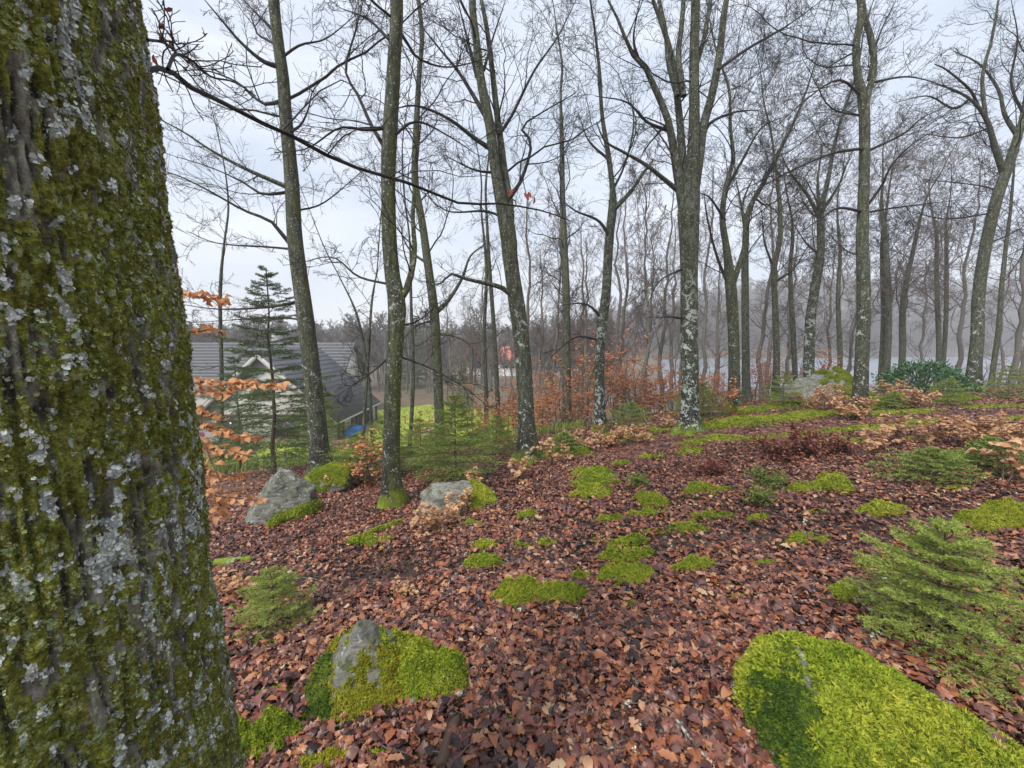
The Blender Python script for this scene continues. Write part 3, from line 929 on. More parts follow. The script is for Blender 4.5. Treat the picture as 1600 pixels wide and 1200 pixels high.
TREES['F'] = beech('narrow upright tree with a fine twiggy top, behind the rust leaved saplings',
    [(886, 615, 14), (885, 540, 13), (884, 450, 12), (881, 380, 11), (879, 300, 9), (878, 220, 7), (876, 150, 4)], Y=14.5, mat='bark_grey', seed=14, top=11, rand=(34, 0.25), ang=(25, 50), dens=(7, 6, 3), limb_len=(1.4, 2.8), twig='twig', rmin=0.004)
TREES['G'] = beech('beech with a dogleg trunk and a bright mossy foot, before the rust leaved saplings',
    [(938, 674, 20), (937, 620, 16), (937, 560, 15), (940, 510, 16), (947, 465, 15), (951, 400, 14), (955, 350, 14), (958, 325, 14), (957, 290, 9), (950, 240, 8), (940, 180, 6)],
    [([(958, 328), (985, 300), (1005, 270), (1020, 250)], 9, 0.2, 4), ([(954, 372), (935, 345), (900, 330), (880, 315)], 6, -0.2), ([(941, 498), (915, 475), (870, 478)], 5, -0.4), ([(938, 532), (900, 527), (860, 558)], 5, -0.3), ([(956, 300), (975, 260), (990, 200), (985, 150)], 5, 0.3), ([(952, 250), (920, 220), (905, 180)], 5, 0.2)],
    mat='bark_lichen', seed=17, top=10.5, rand=(9, 0.5))
TREES['H'] = beech('stout beech splitting into many upright stems, white lichen blotches on its trunk',
    [(1078, 678, 36), (1078, 640, 29), (1078, 560, 28), (1078, 480, 28), (1077, 420, 28), (1076, 370, 31), (1075, 320, 34), (1080, 260, 22), (1083, 200, 18), (1084, 130, 16), (1086, 60, 15), (1088, 0, 14)],
    [([(1071, 350), (1060, 280), (1052, 230), (1043, 185), (1022, 135), (1008, 105), (985, 80), (970, 40), (950, 0)], 16, -0.5, 3), ([(1073, 340), (1067, 260), (1064, 210), (1058, 150), (1050, 90), (1035, 40), (1020, 0)], 15, 0.4, 6),
     ([(1080, 330), (1092, 250), (1098, 200), (1112, 150), (1125, 80), (1130, 30), (1135, 0)], 17, 0.1, 9), ([(1068, 150), (1060, 90), (1065, 40), (1068, 0)], 10, 0.3, 7), ([(1058, 150), (1045, 100), (1040, 50), (1030, 0)], 9, 0.5, 6),
     ([(1062, 300), (1040, 282), (1010, 258), (975, 238), (945, 220), (932, 190)], 9, -0.6, 3), ([(1097, 222), (1110, 192), (1150, 175), (1185, 172)], 7, 0.3), ([(1120, 110), (1170, 75), (1230, 40), (1285, 0)], 7, 0.9),
     ([(1046, 205), (1010, 190), (980, 160), (930, 150)], 6, -0.4), ([(1070, 498), (1045, 495), (1025, 497)], 5, -0.3), ([(1066, 420), (1030, 440), (1010, 480)], 4, -0.5), ([(1085, 110), (1100, 60), (1110, 0)], 9, 0.4, 6),
     ([(1000, 100), (990, 60), (1000, 0)], 6, -0.3), ([(1045, 190), (1010, 230), (1000, 250)], 4, -0.2)],
    mat='bark_lichen', seed=19, rand=(7, 0.5), dens=(7, 6, 4))
TREES['I'] = beech('mossy beech forking low down, behind the stout many stemmed beech',
    [(1147, 642, 23), (1147, 600, 19), (1146, 540, 18), (1144, 480, 18), (1142, 440, 18), (1137, 390, 12), (1130, 340, 10), (1135, 290, 8), (1145, 250, 7), (1140, 200, 5)],
    [([(1143, 450), (1156, 410), (1165, 370), (1160, 320), (1180, 270)], 11, 0.3, 5), ([(1140, 450), (1120, 400), (1105, 340), (1100, 300)], 6, 0.2), ([(1133, 345), (1110, 310), (1090, 300)], 5, -0.2), ([(1138, 290), (1160, 250), (1190, 200), (1230, 180)], 6, 0.3)],
    mat='bark_mossy', seed=23, top=11, ang=(24, 55), limb_len=(2.2, 4.2), rand=(20, 0.42))
TREES['J'] = beech('pale grey beech close beside the low forking mossy beech',
    [(1166, 610, 14), (1164, 520, 12), (1165, 440, 12), (1166, 380, 11), (1170, 330, 9), (1190, 290, 8), (1220, 230, 6), (1240, 190, 4)], [([(1167, 375), (1160, 330), (1150, 280)], 7, 0.3), ([(1180, 310), (1200, 320), (1240, 300)], 4, 0.2)],
    Y=14.0, mat='bark_grey', seed=29, top=12, ang=(24, 55), limb_len=(2.2, 4.2), rand=(20, 0.35), rmin=0.004)
TREES['K'] = beech('thin green mossed trunk left of the leaning lichen beech',
    [(1212, 615, 12), (1214, 540, 11), (1212, 470, 10), (1210, 420, 9), (1218, 370, 8), (1215, 300, 6), (1210, 250, 4)], [([(1212, 440), (1240, 420), (1262, 385)], 5, 0.2), ([(1210, 420), (1195, 380), (1190, 330)], 5, 0.2)],
    Y=13.0, mat='bark_mossy', seed=31, top=10, ang=(24, 55), limb_len=(2.2, 4.2), rand=(20, 0.35), rmin=0.004)
TREES['L'] = beech('lichen spotted beech beside the mossy slab, opening into a fan of limbs',
    [(1262, 612, 20), (1264, 560, 18), (1268, 500, 17), (1275, 450, 16), (1282, 400, 14), (1281, 350, 12), (1280, 330, 12), (1290, 290, 8), (1300, 240, 6), (1310, 200, 5)],
    [([(1279, 338), (1262, 305), (1235, 270), (1220, 240)], 8, 0.2, 3), ([(1280, 332), (1278, 280), (1285, 230)], 7, 0.4, 3), ([(1281, 335), (1310, 290), (1325, 250)], 7, -0.2, 3), ([(1283, 400), (1260, 380), (1240, 350)], 5, 0.2)],
    Y=12.6, mat='bark_lichen', seed=37, top=11, ang=(24, 55), limb_len=(2.2, 4.2), rand=(20, 0.42), rmin=0.004)
TREES['M'] = beech('straight grey beech whose two stems rejoin high up, rising out of copper leaved shrubs',
    [(1341, 650, 30), (1345, 600, 25), (1347, 520, 23), (1348, 440, 22), (1348, 380, 21), (1352, 310, 19), (1354, 250, 18), (1353, 190, 18), (1350, 152, 18), (1340, 120, 13), (1336, 70, 12), (1343, 30, 13), (1341, 0, 12)],
    [([(1352, 160), (1365, 110), (1362, 65), (1352, 30), (1347, 0)], 12, 0.1, 9), ([(1357, 125), (1372, 60), (1400, 0)], 6, 0.3), ([(1345, 330), (1310, 325), (1285, 340), (1240, 370)], 6, -0.4), ([(1355, 332), (1395, 325), (1450, 318), (1520, 310)], 5, 0.4),
     ([(1352, 325), (1378, 290), (1395, 255), (1440, 215), (1500, 190)], 6, -0.4), ([(1350, 232), (1300, 240), (1230, 270), (1160, 310)], 6, 0.4), ([(1345, 148), (1310, 125), (1260, 155), (1200, 210)], 6, -0.3),
     ([(1358, 130), (1420, 120), (1480, 135)], 5, 0.5), ([(1358, 235), (1410, 210), (1440, 185), (1480, 165)], 6, 0.2), ([(1338, 80), (1310, 95), (1280, 115)], 4, 0.3), ([(1345, 400), (1320, 390), (1290, 360)], 4, 0.4)],
    mat='bark', seed=41, rand=(9, 0.42))
TREES['Q'] = beech('crooked beech leaning outward and forking into sprawling limbs, beside the round evergreen bush',
    [(1520, 610, 30), (1523, 570, 25), (1528, 520, 23), (1533, 450, 22), (1540, 390, 21), (1548, 340, 21), (1558, 300, 21), (1572, 262, 19), (1588, 215, 16), (1600, 180, 14), (1612, 120, 12), (1620, 60, 10)],
    [([(1568, 270), (1553, 225), (1543, 190), (1522, 160), (1490, 140), (1455, 130)], 14, -0.3, 5), ([(1590, 212), (1570, 180), (1560, 140), (1530, 100), (1490, 80)], 10, 0.3, 4), ([(1528, 165), (1515, 140), (1480, 110), (1460, 100)], 7, -0.4, 3),
     ([(1540, 185), (1535, 120), (1550, 60), (1560, 0)], 8, 0.2, 4), ([(1563, 300), (1530, 290), (1440, 280)], 5, 0.3), ([(1555, 332), (1480, 342), (1420, 330)], 5, -0.4), ([(1600, 180), (1580, 130), (1590, 60), (1580, 0)], 7, 0.3), ([(1545, 200), (1500, 215), (1450, 210)], 5, -0.2),
     ([(1515, 155), (1490, 170), (1450, 150), (1400, 160)], 6, 0.3), ([(1545, 380), (1580, 365), (1620, 340)], 5, 0.3)],
    mat='bark', seed=43, rand=(10, 0.45), top=12)
TREES['R'] = beech('thin trunk leaning outward behind the crooked forking beech',
    [(1549, 600, 11), (1556, 540, 10), (1562, 470, 9), (1572, 400, 8), (1580, 340, 6)], Y=15.0, mat='bark_grey', seed=47, top=10, ang=(24, 55), limb_len=(2.2, 4.2), rand=(20, 0.35), rmin=0.004)
for key, lab, path, Yt, sd in (
        ('N1', 'thin straight trunk standing against the lake, close beside its thicker twin', [(1376, 590, 9), (1379, 480, 8), (1380, 380, 7)], 20, 53),
        ('N2', 'straight trunk in front of the lake, just behind the grey beech with rejoining stems', [(1386, 590, 12), (1387, 440, 11), (1385, 370, 9)], 19.5, 59),
        ('O', 'trunk with spreading limbs rising behind the round evergreen bush', [(1408, 575, 12), (1412, 480, 11), (1425, 400, 8)], 20, 61),
        ('P1', 'first of two thin twin trunks behind the round evergreen bush', [(1465, 572, 10), (1466, 480, 9), (1464, 400, 8)], 21, 67),
        ('P2', 'second of two thin twin trunks behind the round evergreen bush', [(1475, 572, 8), (1477, 480, 8), (1480, 400, 7)], 21.5, 71),
        ('S1', 'thin trunk standing against the lake beyond the mossy slab', [(1312, 580, 9), (1310, 480, 8), (1314, 400, 6)], 18, 73),
        ('S2', 'dark trunk leaning slightly among the thin ones left of the mossy slab', [(1244, 610, 9), (1238, 520, 9), (1236, 420, 7)], 16, 79)):
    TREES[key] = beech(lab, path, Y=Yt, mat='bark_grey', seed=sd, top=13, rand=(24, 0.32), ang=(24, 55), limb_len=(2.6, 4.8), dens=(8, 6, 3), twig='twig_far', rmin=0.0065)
# young bare saplings between the first trunks
for key, lab, path, Yt, sd in (
        ('T1', 'whip thin bare sapling between the leaning beech and the slim dark beech', [(583, 720, 6), (576, 600, 5), (560, 500, 4), (535, 440, 2)], None, 83),
        ('T2', 'thin dark sapling standing upright beside the slim dark beech', [(567, 700, 6), (572, 600, 5), (580, 480, 4), (590, 420, 2)], 8.0, 89),
        ('T3', 'thin pole of a sapling in front of the tiled house roof', [(345, 690, 8), (347, 560, 7), (346, 450, 6), (350, 380, 4)], 11, 97),
        ('T4', 'thin sapling between the slim dark beech and the mossy lawn edge tree', [(640, 700, 6), (645, 600, 6), (642, 480, 5), (641, 380, 3)], 9.0, 101),
        ('T5', 'bare grey sapling at the edge of the rust leaved thicket', [(760, 640, 7), (757, 520, 6), (760, 420, 5), (752, 330, 3)], 15, 103),
        ('T6', 'twin bare grey sapling at the edge of the rust leaved thicket', [(778, 640, 8), (772, 520, 7), (765, 420, 6), (760, 330, 4)], 16, 107)):
    TREES[key] = beech(lab, path, Y=Yt, mat='bark_grey', seed=sd, top=5.5 if Yt and Yt > 10 else 4.5, rand=(14, 0.2), dens=(5, 4, 2), limb_len=(0.6, 1.5), rmin=0.003, name='sapling')

# ------------------------------------------------------------------ the wood beyond the crest: five kinds, copied
def wood_tree(seed, H, r, th=1.0):
    rng = np.random.default_rng(seed)
    K = 24
    t = np.linspace(0, 1, K)
    w = np.cumsum(rng.normal(size=(K, 2)) * 0.055, axis=0) * H / 10
    TP = np.stack([w[:, 0], w[:, 1], -0.4 + (H + 0.4) * t], -1)[None]
    TR = (r * (1 - 0.88 * t ** 1.2) + 0.004)[None]
    tb = MB(); a, f = tubes(TP, TR, 9, trunk_lobes(K, 9, rng, 0.0, TP[0, :, 2], 0.4)); tb.add(a, f)
    cb = MB()
    b1, r1 = grow(TP, TR * 0.7, 20, rng, (0.3, 0.97), (H * 0.20, H * 0.36), (28, 62), (0.35, 0.55), 7, 0.14, 0.10, 0.012 * th, absolute=True, tip=0.25)
    b2, r2 = grow(b1, r1, 7, rng, (0.15, 1.0), (0.25, 0.5), (28, 58), (0.45, 0.65), 5, 0.18, 0.08, 0.008 * th, cap=0.03)
    b3, r3 = grow(b2, r2, 6, rng, (0.15, 1.0), (0.3, 0.6), (28, 58), (0.55, 0.75), 3, 0.2, 0.06, 0.0065 * th)
    b4, r4 = grow(b3, r3, 3, rng, (0.2, 1.0), (0.4, 0.7), (28, 55), (0.7, 0.9), 2, 0.2, 0.06, 0.0055 * th)
    for P_, R_, s_ in ((b1, r1, 4), (b2, r2, 3), (b3, r3, 3), (b4, r4, 3)):
        a, f = tubes(P_, R_, s_); cb.add(a, f)
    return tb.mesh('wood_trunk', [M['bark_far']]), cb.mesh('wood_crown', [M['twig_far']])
WOOD = [wood_tree(s, h, r) for s, h, r in ((201, 13, 0.15), (202, 16, 0.19), (203, 11, 0.11), (204, 14, 0.13), (205, 9.5, 0.08))]
WOOD_FAR = [wood_tree(s, h, r, 5.0) for s, h, r in ((206, 13, 0.20), (207, 15, 0.24), (208, 11, 0.17))]
rng = np.random.default_rng(500)
WLAB = 'bare grey tree of the leafless wood beyond the crest'
WGRP = 'bare trees of the wood beyond the crest'
spots = []
def wood_at(px, Yd, kind, sc):
    x = (px - 800) / FPX * Yd
    spots.append((x, Yd, kind, sc))
for px, Yd, kind, sc in ((705, 30, 0, .8), (735, 34, 2, .9), (757, 24, 3, .75), (818, 19, 3, .85), (845, 26, 0, .9), (862, 18, 4, 1.), (905, 20, 2, .9), (918, 28, 1, .8), (968, 22, 3, .9), (992, 17, 4, 1.05), (1012, 26, 0, .9),
                         (1032, 20, 2, 1.), (1050, 30, 1, .9), (1102, 22, 3, .9), (1120, 28, 0, .9), (1186, 21, 3, .9), (1198, 28, 1, .85), (1228, 24, 0, .8), (1292, 26, 3, .8), (1326, 30, 0, .8), (1440, 28, 2, 1.), (1500, 22, 3, .9), (1582, 20, 0, .9), (1600, 26, 1, .9),
                         (395, 33, 2, .8), (440, 44, 4, .9), (560, 40, 2, .8), (640, 46, 0, .8), (668, 52, 2, .9)):
    wood_at(px, Yd, kind, sc)
tries = 0
while len(spots) < 50 and tries < 5000:
    tries += 1
    Yd = rng.uniform(22, 75)
    px = rng.uniform(560 if Yd > 45 else 640, 1720)
    x = (px - 800) / FPX * Yd
    q = x / Yd
    if Yd > 43 and q > 0.28: continue
    if q > 0.45 and rng.random() < 0.72: continue
    if -19 < x < 2 and 17 < Yd < 44: continue
    if q < 0.1 and rng.random() < 0.55: continue
    spots.append((x, Yd, int(rng.integers(0, 5)), rng.uniform(0.6, 1.05)))
for x, y, k, sc in spots:
    px = 800 + FPX * x / y
    size_ = ('grey', 'stout grey', 'short grey', 'slender grey', 'spindly young')[k]
    zone_ = ('beyond the house and lawn' if px < 600 else 'between the slim dark and speckled beeches' if px < 820 else 'behind the rust leaved thicket' if px < 1075 else
             'between the stout beech and mossy slab' if px < 1300 else 'behind the grey beech and round bush' if px < 1500 else 'behind the crooked edge beech')
    far_ = 'close below the crest' if y < 30 else 'deeper in the wood' if y < 50 else 'far back in the wood'
    root = empty('bare_tree', (x, y, hz(x, y)), size_ + ' bare tree ' + far_ + ', ' + zone_, 'tree', WGRP)
    root.rotation_euler = (0, 0, rng.uniform(0, 6.28))
    root.scale = (sc, sc, sc)
    link('trunk', WOOD[k][0], root)
    link('crown', WOOD[k][1], root)
# ------------------------------------------------------------------ geometry node helpers
def gsock(ng, name, io, t):
    return ng.interface.new_socket(name=name, in_out=io, socket_type=t)

def sprig_mesh(name, mat, n=7, h=1.0, spread=0.55, w=0.16, seed=0, seg=1):
    """a tiny moss shoot: a few narrow leaves rising from one point, 1 unit tall (along +Z)"""
    r = np.random.default_rng(seed)
    mb = MB()
    for k in range(n):
        a = r.uniform(0, 6.28); tilt = r.uniform(0.15, spread + 0.35)
        L_ = h * r.uniform(0.6, 1.1)
        d = np.array([math.cos(a) * math.sin(tilt), math.sin(a) * math.sin(tilt), math.cos(tilt)])
        s = np.array([-math.sin(a), math.cos(a), 0]) * w
        base = np.array([r.normal() * 0.10, r.normal() * 0.10, -0.1])
        midp = base + d * L_ * 0.55 + np.array([0, 0, 0.05])
        tip = base + d * L_ + np.array([math.cos(a), math.sin(a), -0.3]) * 0.12
        mb.add([base - s * 0.5, base + s * 0.5, midp + s, midp - s, tip], [[0, 1, 2, 3]], [[3, 2, 4]])
    return mb.mesh(name, [mat], smooth_shade=False)

def src_obj(mesh):
    return bpy.data.objects.new(mesh.name, mesh)     # geometry source for the node groups, linked to no collection

_groups = {}
def fuzz_group(key, srcs, density, smin, smax, keep=False, mask=None, tilt=0.55):
    if key in _groups:
        return _groups[key]
    ng = bpy.data.node_groups.new('sprigs_' + key, 'GeometryNodeTree')
    gsock(ng, 'Geometry', 'INPUT', 'NodeSocketGeometry')
    gsock(ng, 'Geometry', 'OUTPUT', 'NodeSocketGeometry')
    N, Lk = ng.nodes.new, ng.links.new
    gi, go = N('NodeGroupInput'), N('NodeGroupOutput')
    dist = N('GeometryNodeDistributePointsOnFaces')
    dist.inputs['Density'].default_value = density
    if mask:
        na = N('GeometryNodeInputNamedAttribute'); na.data_type = 'FLOAT'
        na.inputs['Name'].default_value = mask
        mu = N('ShaderNodeMath'); mu.operation = 'MULTIPLY'; mu.inputs[1].default_value = density
        Lk(na.outputs['Attribute'], mu.inputs[0]); Lk(mu.outputs[0], dist.inputs['Density'])
    Lk(gi.outputs[0], dist.inputs['Mesh'])
    g2i = N('GeometryNodeGeometryToInstance')
    for o in srcs:
        oi = N('GeometryNodeObjectInfo'); oi.inputs['Object'].default_value = o
        Lk(oi.outputs['Geometry'], g2i.inputs[0])
    iop = N('GeometryNodeInstanceOnPoints')
    iop.inputs['Pick Instance'].default_value = True
    rv = N('FunctionNodeRandomValue'); rv.data_type = 'FLOAT_VECTOR'
    rv.inputs[0].default_value = (-tilt, -tilt, -3.14); rv.inputs[1].default_value = (tilt, tilt, 3.14)
    e2r = N('FunctionNodeEulerToRotation')
    rr = N('FunctionNodeRotateRotation'); rr.rotation_space = 'LOCAL'
    Lk(rv.outputs[0], e2r.inputs[0]); Lk(dist.outputs['Rotation'], rr.inputs[0]); Lk(e2r.outputs[0], rr.inputs[1])
    rs = N('FunctionNodeRandomValue'); rs.data_type = 'FLOAT'
    fl = [s for s in rs.inputs if s.type == 'VALUE' and s.enabled]
    fl[0].default_value, fl[1].default_value = smin, smax
    so = [s for s in rs.outputs if s.enabled][0]
    Lk(dist.outputs['Points'], iop.inputs['Points']); Lk(g2i.outputs[0], iop.inputs['Instance'])
    Lk(rr.outputs[0], iop.inputs['Rotation']); Lk(so, iop.inputs['Scale'])
    if keep:
        j = N('GeometryNodeJoinGeometry')
        Lk(iop.outputs[0], j.inputs[0]); Lk(gi.outputs[0], j.inputs[0]); Lk(j.outputs[0], go.inputs[0])
    else:
        Lk(iop.outputs[0], go.inputs[0])
    _groups[key] = ng
    return ng

def fuzz(o, ng):
    """the countless shoots on a mossy surface: one child of kind stuff"""
    s = link('moss_shoots', o.data, o)
    s['kind'] = 'stuff'
    s.modifiers.new('shoots', 'NODES').node_group = ng
    return s

SPRIG = {}
for nm in ('moss', 'moss_deep', 'moss_gold', 'moss_bark'):
    SPRIG[nm] = [src_obj(sprig_mesh('%s_sprig' % nm, M[nm], n, 1.0, sp, w, s)) for n, sp, w, s in ((10, 0.9, 0.10, 1), (9, 0.7, 0.11, 2), (11, 1.1, 0.09, 3))]
G_NEAR = fuzz_group('near', SPRIG['moss'], 13000, 0.010, 0.019)
G_MID = fuzz_group('mid', SPRIG['moss'], 4500, 0.015, 0.028)
G_FAR = fuzz_group('far', SPRIG['moss'], 1500, 0.025, 0.045)
G_DEEP = fuzz_group('deep', SPRIG['moss_deep'], 11000, 0.012, 0.022)
G_GOLD = fuzz_group('gold', SPRIG['moss_gold'], 10000, 0.012, 0.024)
G_BARK = fuzz_group('bark', SPRIG['moss_bark'], 30000, 0.0022, 0.0048, False, 'fuzz', 0.7)
fuzz(oak_trunk, G_BARK)
def flake_mesh(name, mat, seed):
    r = np.random.default_rng(seed)
    a = np.linspace(0, 2 * np.pi, 6, endpoint=False)
    rr = r.uniform(0.3, 0.6, 6)
    ring = np.stack([np.cos(a) * rr, np.sin(a) * rr, r.uniform(0.05, 0.30, 6)], -1)
    v = np.concatenate([[[0, 0, 0.06]], ring])
    return mesh_from(name, v, [np.array([[0, 1 + k, 1 + (k + 1) % 6] for k in range(6)])], False, [mat])
FLG = [src_obj(flake_mesh('green_flake', M['flake_green'], k)) for k in range(3)]
FLW = [src_obj(flake_mesh('white_flake', M['flake_white'], k + 9)) for k in range(3)]
fuzz(oak_trunk, fuzz_group('crumbs', FLG, 24000, 0.002, 0.0068, False, 'crumb', 0.5)).name = 'lichen_flakes'
fuzz(oak_trunk, fuzz_group('crusts', FLW, 75000, 0.0025, 0.0072, False, 'crust', 0.35)).name = 'lichen_flakes'
F_NEAR = fuzz_group('near_soft', SPRIG['moss'], 12000, 0.011, 0.022, False, 'fuzz')
F_MID = fuzz_group('mid_soft', SPRIG['moss'], 5000, 0.016, 0.03, False, 'fuzz')
F_DEEP = fuzz_group('deep_soft', SPRIG['moss_deep'], 12000, 0.011, 0.02, False, 'fuzz')
F_GOLD = fuzz_group('gold_soft', SPRIG['moss_gold'], 9000, 0.010, 0.022, False, 'fuzz')
F_STRAY = fuzz_group('gold_stray', SPRIG['moss_gold'], 5000, 0.014, 0.028, False, 'fuzz', 0.9)
F_BOULDER = fuzz_group('boulder', SPRIG['moss'], 8000, 0.013, 0.030, False, 'fuzz', 0.75)
F_STRAY2 = fuzz_group('bright_stray', SPRIG['moss'], 9500, 0.012, 0.024, False, 'fuzz', 0.9)
for k_, (c0_, c1_) in (('moss_deep', ((0.020, 0.030, 0.010), (0.07, 0.09, 0.02))), ('moss_gold', ((0.05, 0.045, 0.012), (0.20, 0.18, 0.03)))):
    m, nt, b = new_mat(k_ + '_base')
    f = noise(nt, objco(nt), 40, 4)
    setb(nt, b, ramp(nt, f, [(0.3, c0_), (0.7, c1_)]), 0.9, 0.1)
    bump(nt, b, f, 0.8, 0.02)
    M[k_ + '_base'] = m

# ------------------------------------------------------------------ moss mounds on the forest floor
MOUNDS = []      # (x, y, rx, ry) kept clear of leaves
def mound(px, py, wpx, hpx, label, kind='moss', tall=0.5, seed=0, name='moss_cushion', yaw=0.0, group=None, cat='moss'):
    """a low uneven dome of moss; (px, py) is the middle of its front edge"""
    rng = np.random.default_rng(seed + int(px) * 7 + int(py))
    g = ground_at(px, py)
    dep = depth_of(g)
    rx = 0.5 * wpx * dep / FPX
    # how much a metre of ground away from the eye shows, in pixels
    g2 = np.array([g[0] * (g[1] + 0.3) / g[1], g[1] + 0.3, 0]); g2[2] = hz(g2[0], g2[1])
    q0, q1 = g - EYE, g2 - EYE
    vy = lambda q: 600 - FPX * (q[1] * SP + q[2] * CP) / (q[1] * CP - q[2] * SP)
    perm = max(abs(vy(q0) - vy(q1)) / 0.3, 8)
    ht = max(tall * hpx, 0.16 * wpx if tall > 0.35 else 0) * dep / FPX * (1.3 if dep < 5 else 1.0)
    ry = np.clip(0.5 * (1 - tall) * hpx / perm * 1.05, 0.30 * rx, 1.2 * rx)
    c = np.array([g[0] * (g[1] + ry) / g[1], g[1] + ry])
    nr, na = (20, 52) if dep < 4 else (11, 32)
    R = np.linspace(0, 1, nr) ** 0.8
    A = np.linspace(0, 2 * np.pi, na, endpoint=False)
    RR, AA = np.meshgrid(R, A, indexing='ij')
    ph = rng.uniform(0, 50, 3)
    out = 1 + 0.40 * fbm(np.stack([np.cos(AA) * 1.3 + ph[0], np.sin(AA) * 1.3 + ph[1], AA * 0], -1), 3) + 0.22 * RR * fbm(np.stack([np.cos(AA) * 4 + ph[1], np.sin(AA) * 4 + ph[2], AA * 0], -1), 3)
    x = c[0] + rx * RR * np.cos(AA + yaw) * out
    y = c[1] + ry * RR * np.sin(AA + yaw) * out
    prof = np.sqrt(np.clip(1 - RR ** 2.2, 0, 1))
    lump = fbm(np.stack([x * 7 + ph[2], y * 7, x * 0], -1), 3)
    lump2 = fbm(np.stack([x * 2.2 + ph[1], y * 2.2, x * 0 + 4], -1), 2)
    z = height(x, y) + ht * prof * (1 + 0.45 * lump + 0.45 * lump2 + 0.30 * fbm(np.stack([x * 15 + ph[0], y * 15, x * 0], -1), 2)) - 0.022 + 0.012 * lump * prof
    V = np.stack([x, y, z], -1).reshape(-1, 3)
    i = np.arange(nr - 1)[:, None] * na
    k = np.arange(na)[None]; k2 = (k + 1) % na
    F = np.stack([i + k, i + na + k, i + na + k2, i + k2], -1).reshape(-1, 4)
    o0 = np.array([c[0], c[1], hz(c[0], c[1])])
    o = link(name, mesh_from(name, V - o0, [F], True, [M['moss_base'] if kind == 'moss' else M[kind]]), None, o0)
    tag(o, label, cat, group)
    if kind == 'moss':
        fuzz(o, G_NEAR if dep < 3.2 else G_MID if dep < 6.5 else G_FAR)
    elif kind == 'moss_deep':
        fuzz(o, G_DEEP)
    else:
        fuzz(o, G_GOLD)
    MOUNDS.append((c[0], c[1], rx * 0.74, ry * 0.74))
    return o

MG = 'moss cushions among the fallen leaves'
for a in (
    (848, 953, 158, 40, 'long double humped moss cushion, nearest one in the open leaf litter'),
    (753, 862, 48, 20, 'small round moss cushion, rear one of two standing in line', ),
    (755, 894, 62, 32, 'oval moss cushion, front one of two standing in line'),
    (815, 856, 30, 12, 'little moss tuft beside a wider low one in mid litter'),
    (850, 856, 48, 16, 'low moss pad just right of a little tuft in mid litter'),
    (979, 858, 70, 26, 'rear moss cushion of the stack of three in the middle of the litter'),
    (972, 884, 96, 28, 'middle moss cushion of the stack of three in the middle of the litter'),
    (975, 920, 112, 44, 'broad moss cushion at the front of the stack of three'),
    (908, 910, 54, 20, 'small moss lobe on the flank of the broad front cushion of the stack'),
    (1086, 900, 78, 32, 'isolated round moss cushion standing right of the stack of three'),
    (1016, 798, 52, 32, 'tall rounded moss hump, the most dome shaped in the litter'),
    (1012, 812, 70, 16, 'flat moss strip at the foot of the tall rounded hump'),
    (925, 782, 74, 26, 'broad moss patch at the front of the group left of the tall hump'),
    (928, 764, 84, 22, 'long moss patch in the middle of the group left of the tall hump'),
    (922, 750, 74, 24, 'rising moss patch at the back of the group left of the tall hump'),
    (968, 732, 32, 20, 'small moss cushion behind the group left of the tall hump'),
    (960, 748, 24, 10, 'tiny moss tuft behind the group left of the tall hump'),
    (1080, 714, 48, 16, 'moss pad on the leaves in front of the stout many stemmed beech'),
    (1084, 698, 44, 14, 'thin moss pad closest to the foot of the stout many stemmed beech'),
    (1115, 817, 64, 22, 'low moss cushion in mid litter, upper one of a pair'),
    (1070, 837, 60, 22, 'low moss cushion in mid litter, lower one of a pair'),
    (1187, 816, 40, 13, 'little moss strip between the low pair and the small spruce'),
    (1276, 808, 38, 14, 'little moss tuft below the bright double patch'),
    (1256, 858, 82, 28, 'wide moss cushion left of the spreading young spruce'),
    (1377, 812, 80, 30, 'moss hump behind the spreading young spruce'),
    (1296, 774, 66, 36, 'bright moss patch, larger half of a double patch'),
    (1252, 774, 46, 24, 'duller moss patch, smaller half of a double patch'),
    (1195, 890, 54, 16, 'thin moss streak in the open litter left of the spreading spruce'),
    (1152, 942, 26, 16, 'tiny moss tuft alone in the open litter'),
    (822, 812, 40, 14, 'small moss tuft in front of the flat grey rock'),
    (740, 824, 34, 12, 'dull moss tuft near the pale leaved sprout'),
    (803, 748, 20, 8, 'tiny moss tuft left of the speckled beech foot'),
    (578, 857, 74, 22, 'spreading moss pad at the end of the mossy root'),
    (610, 894, 22, 8, 'tiny moss speck in the leaves below the mossy root'),
    (1322, 948, 74, 34, 'moss pad half under the spreading young spruce'),
    (1100, 778, 80, 20, 'thin dull moss patch behind the low pair'),
    (1560, 838, 130, 52, 'large moss hump at the edge of the view beside the young spruce'),
    (1590, 812, 90, 22, 'moss bank behind the large hump at the edge'),
    (955, 818, 54, 10, 'thin moss strip left of the strip at the foot of the tall hump'),
    (1018, 838, 44, 11, 'thin moss strip between the tall hump and the stack of three'),
    (935, 846, 28, 9, 'tiny moss tuft left of the rear cushion of the stack of three'),
    (985, 952, 36, 16, 'sparse moss tuft right of the long double humped cushion'),
    ):
    mound(*a[:4], a[4], group=None)
CG = 'moss carpets along the crest'
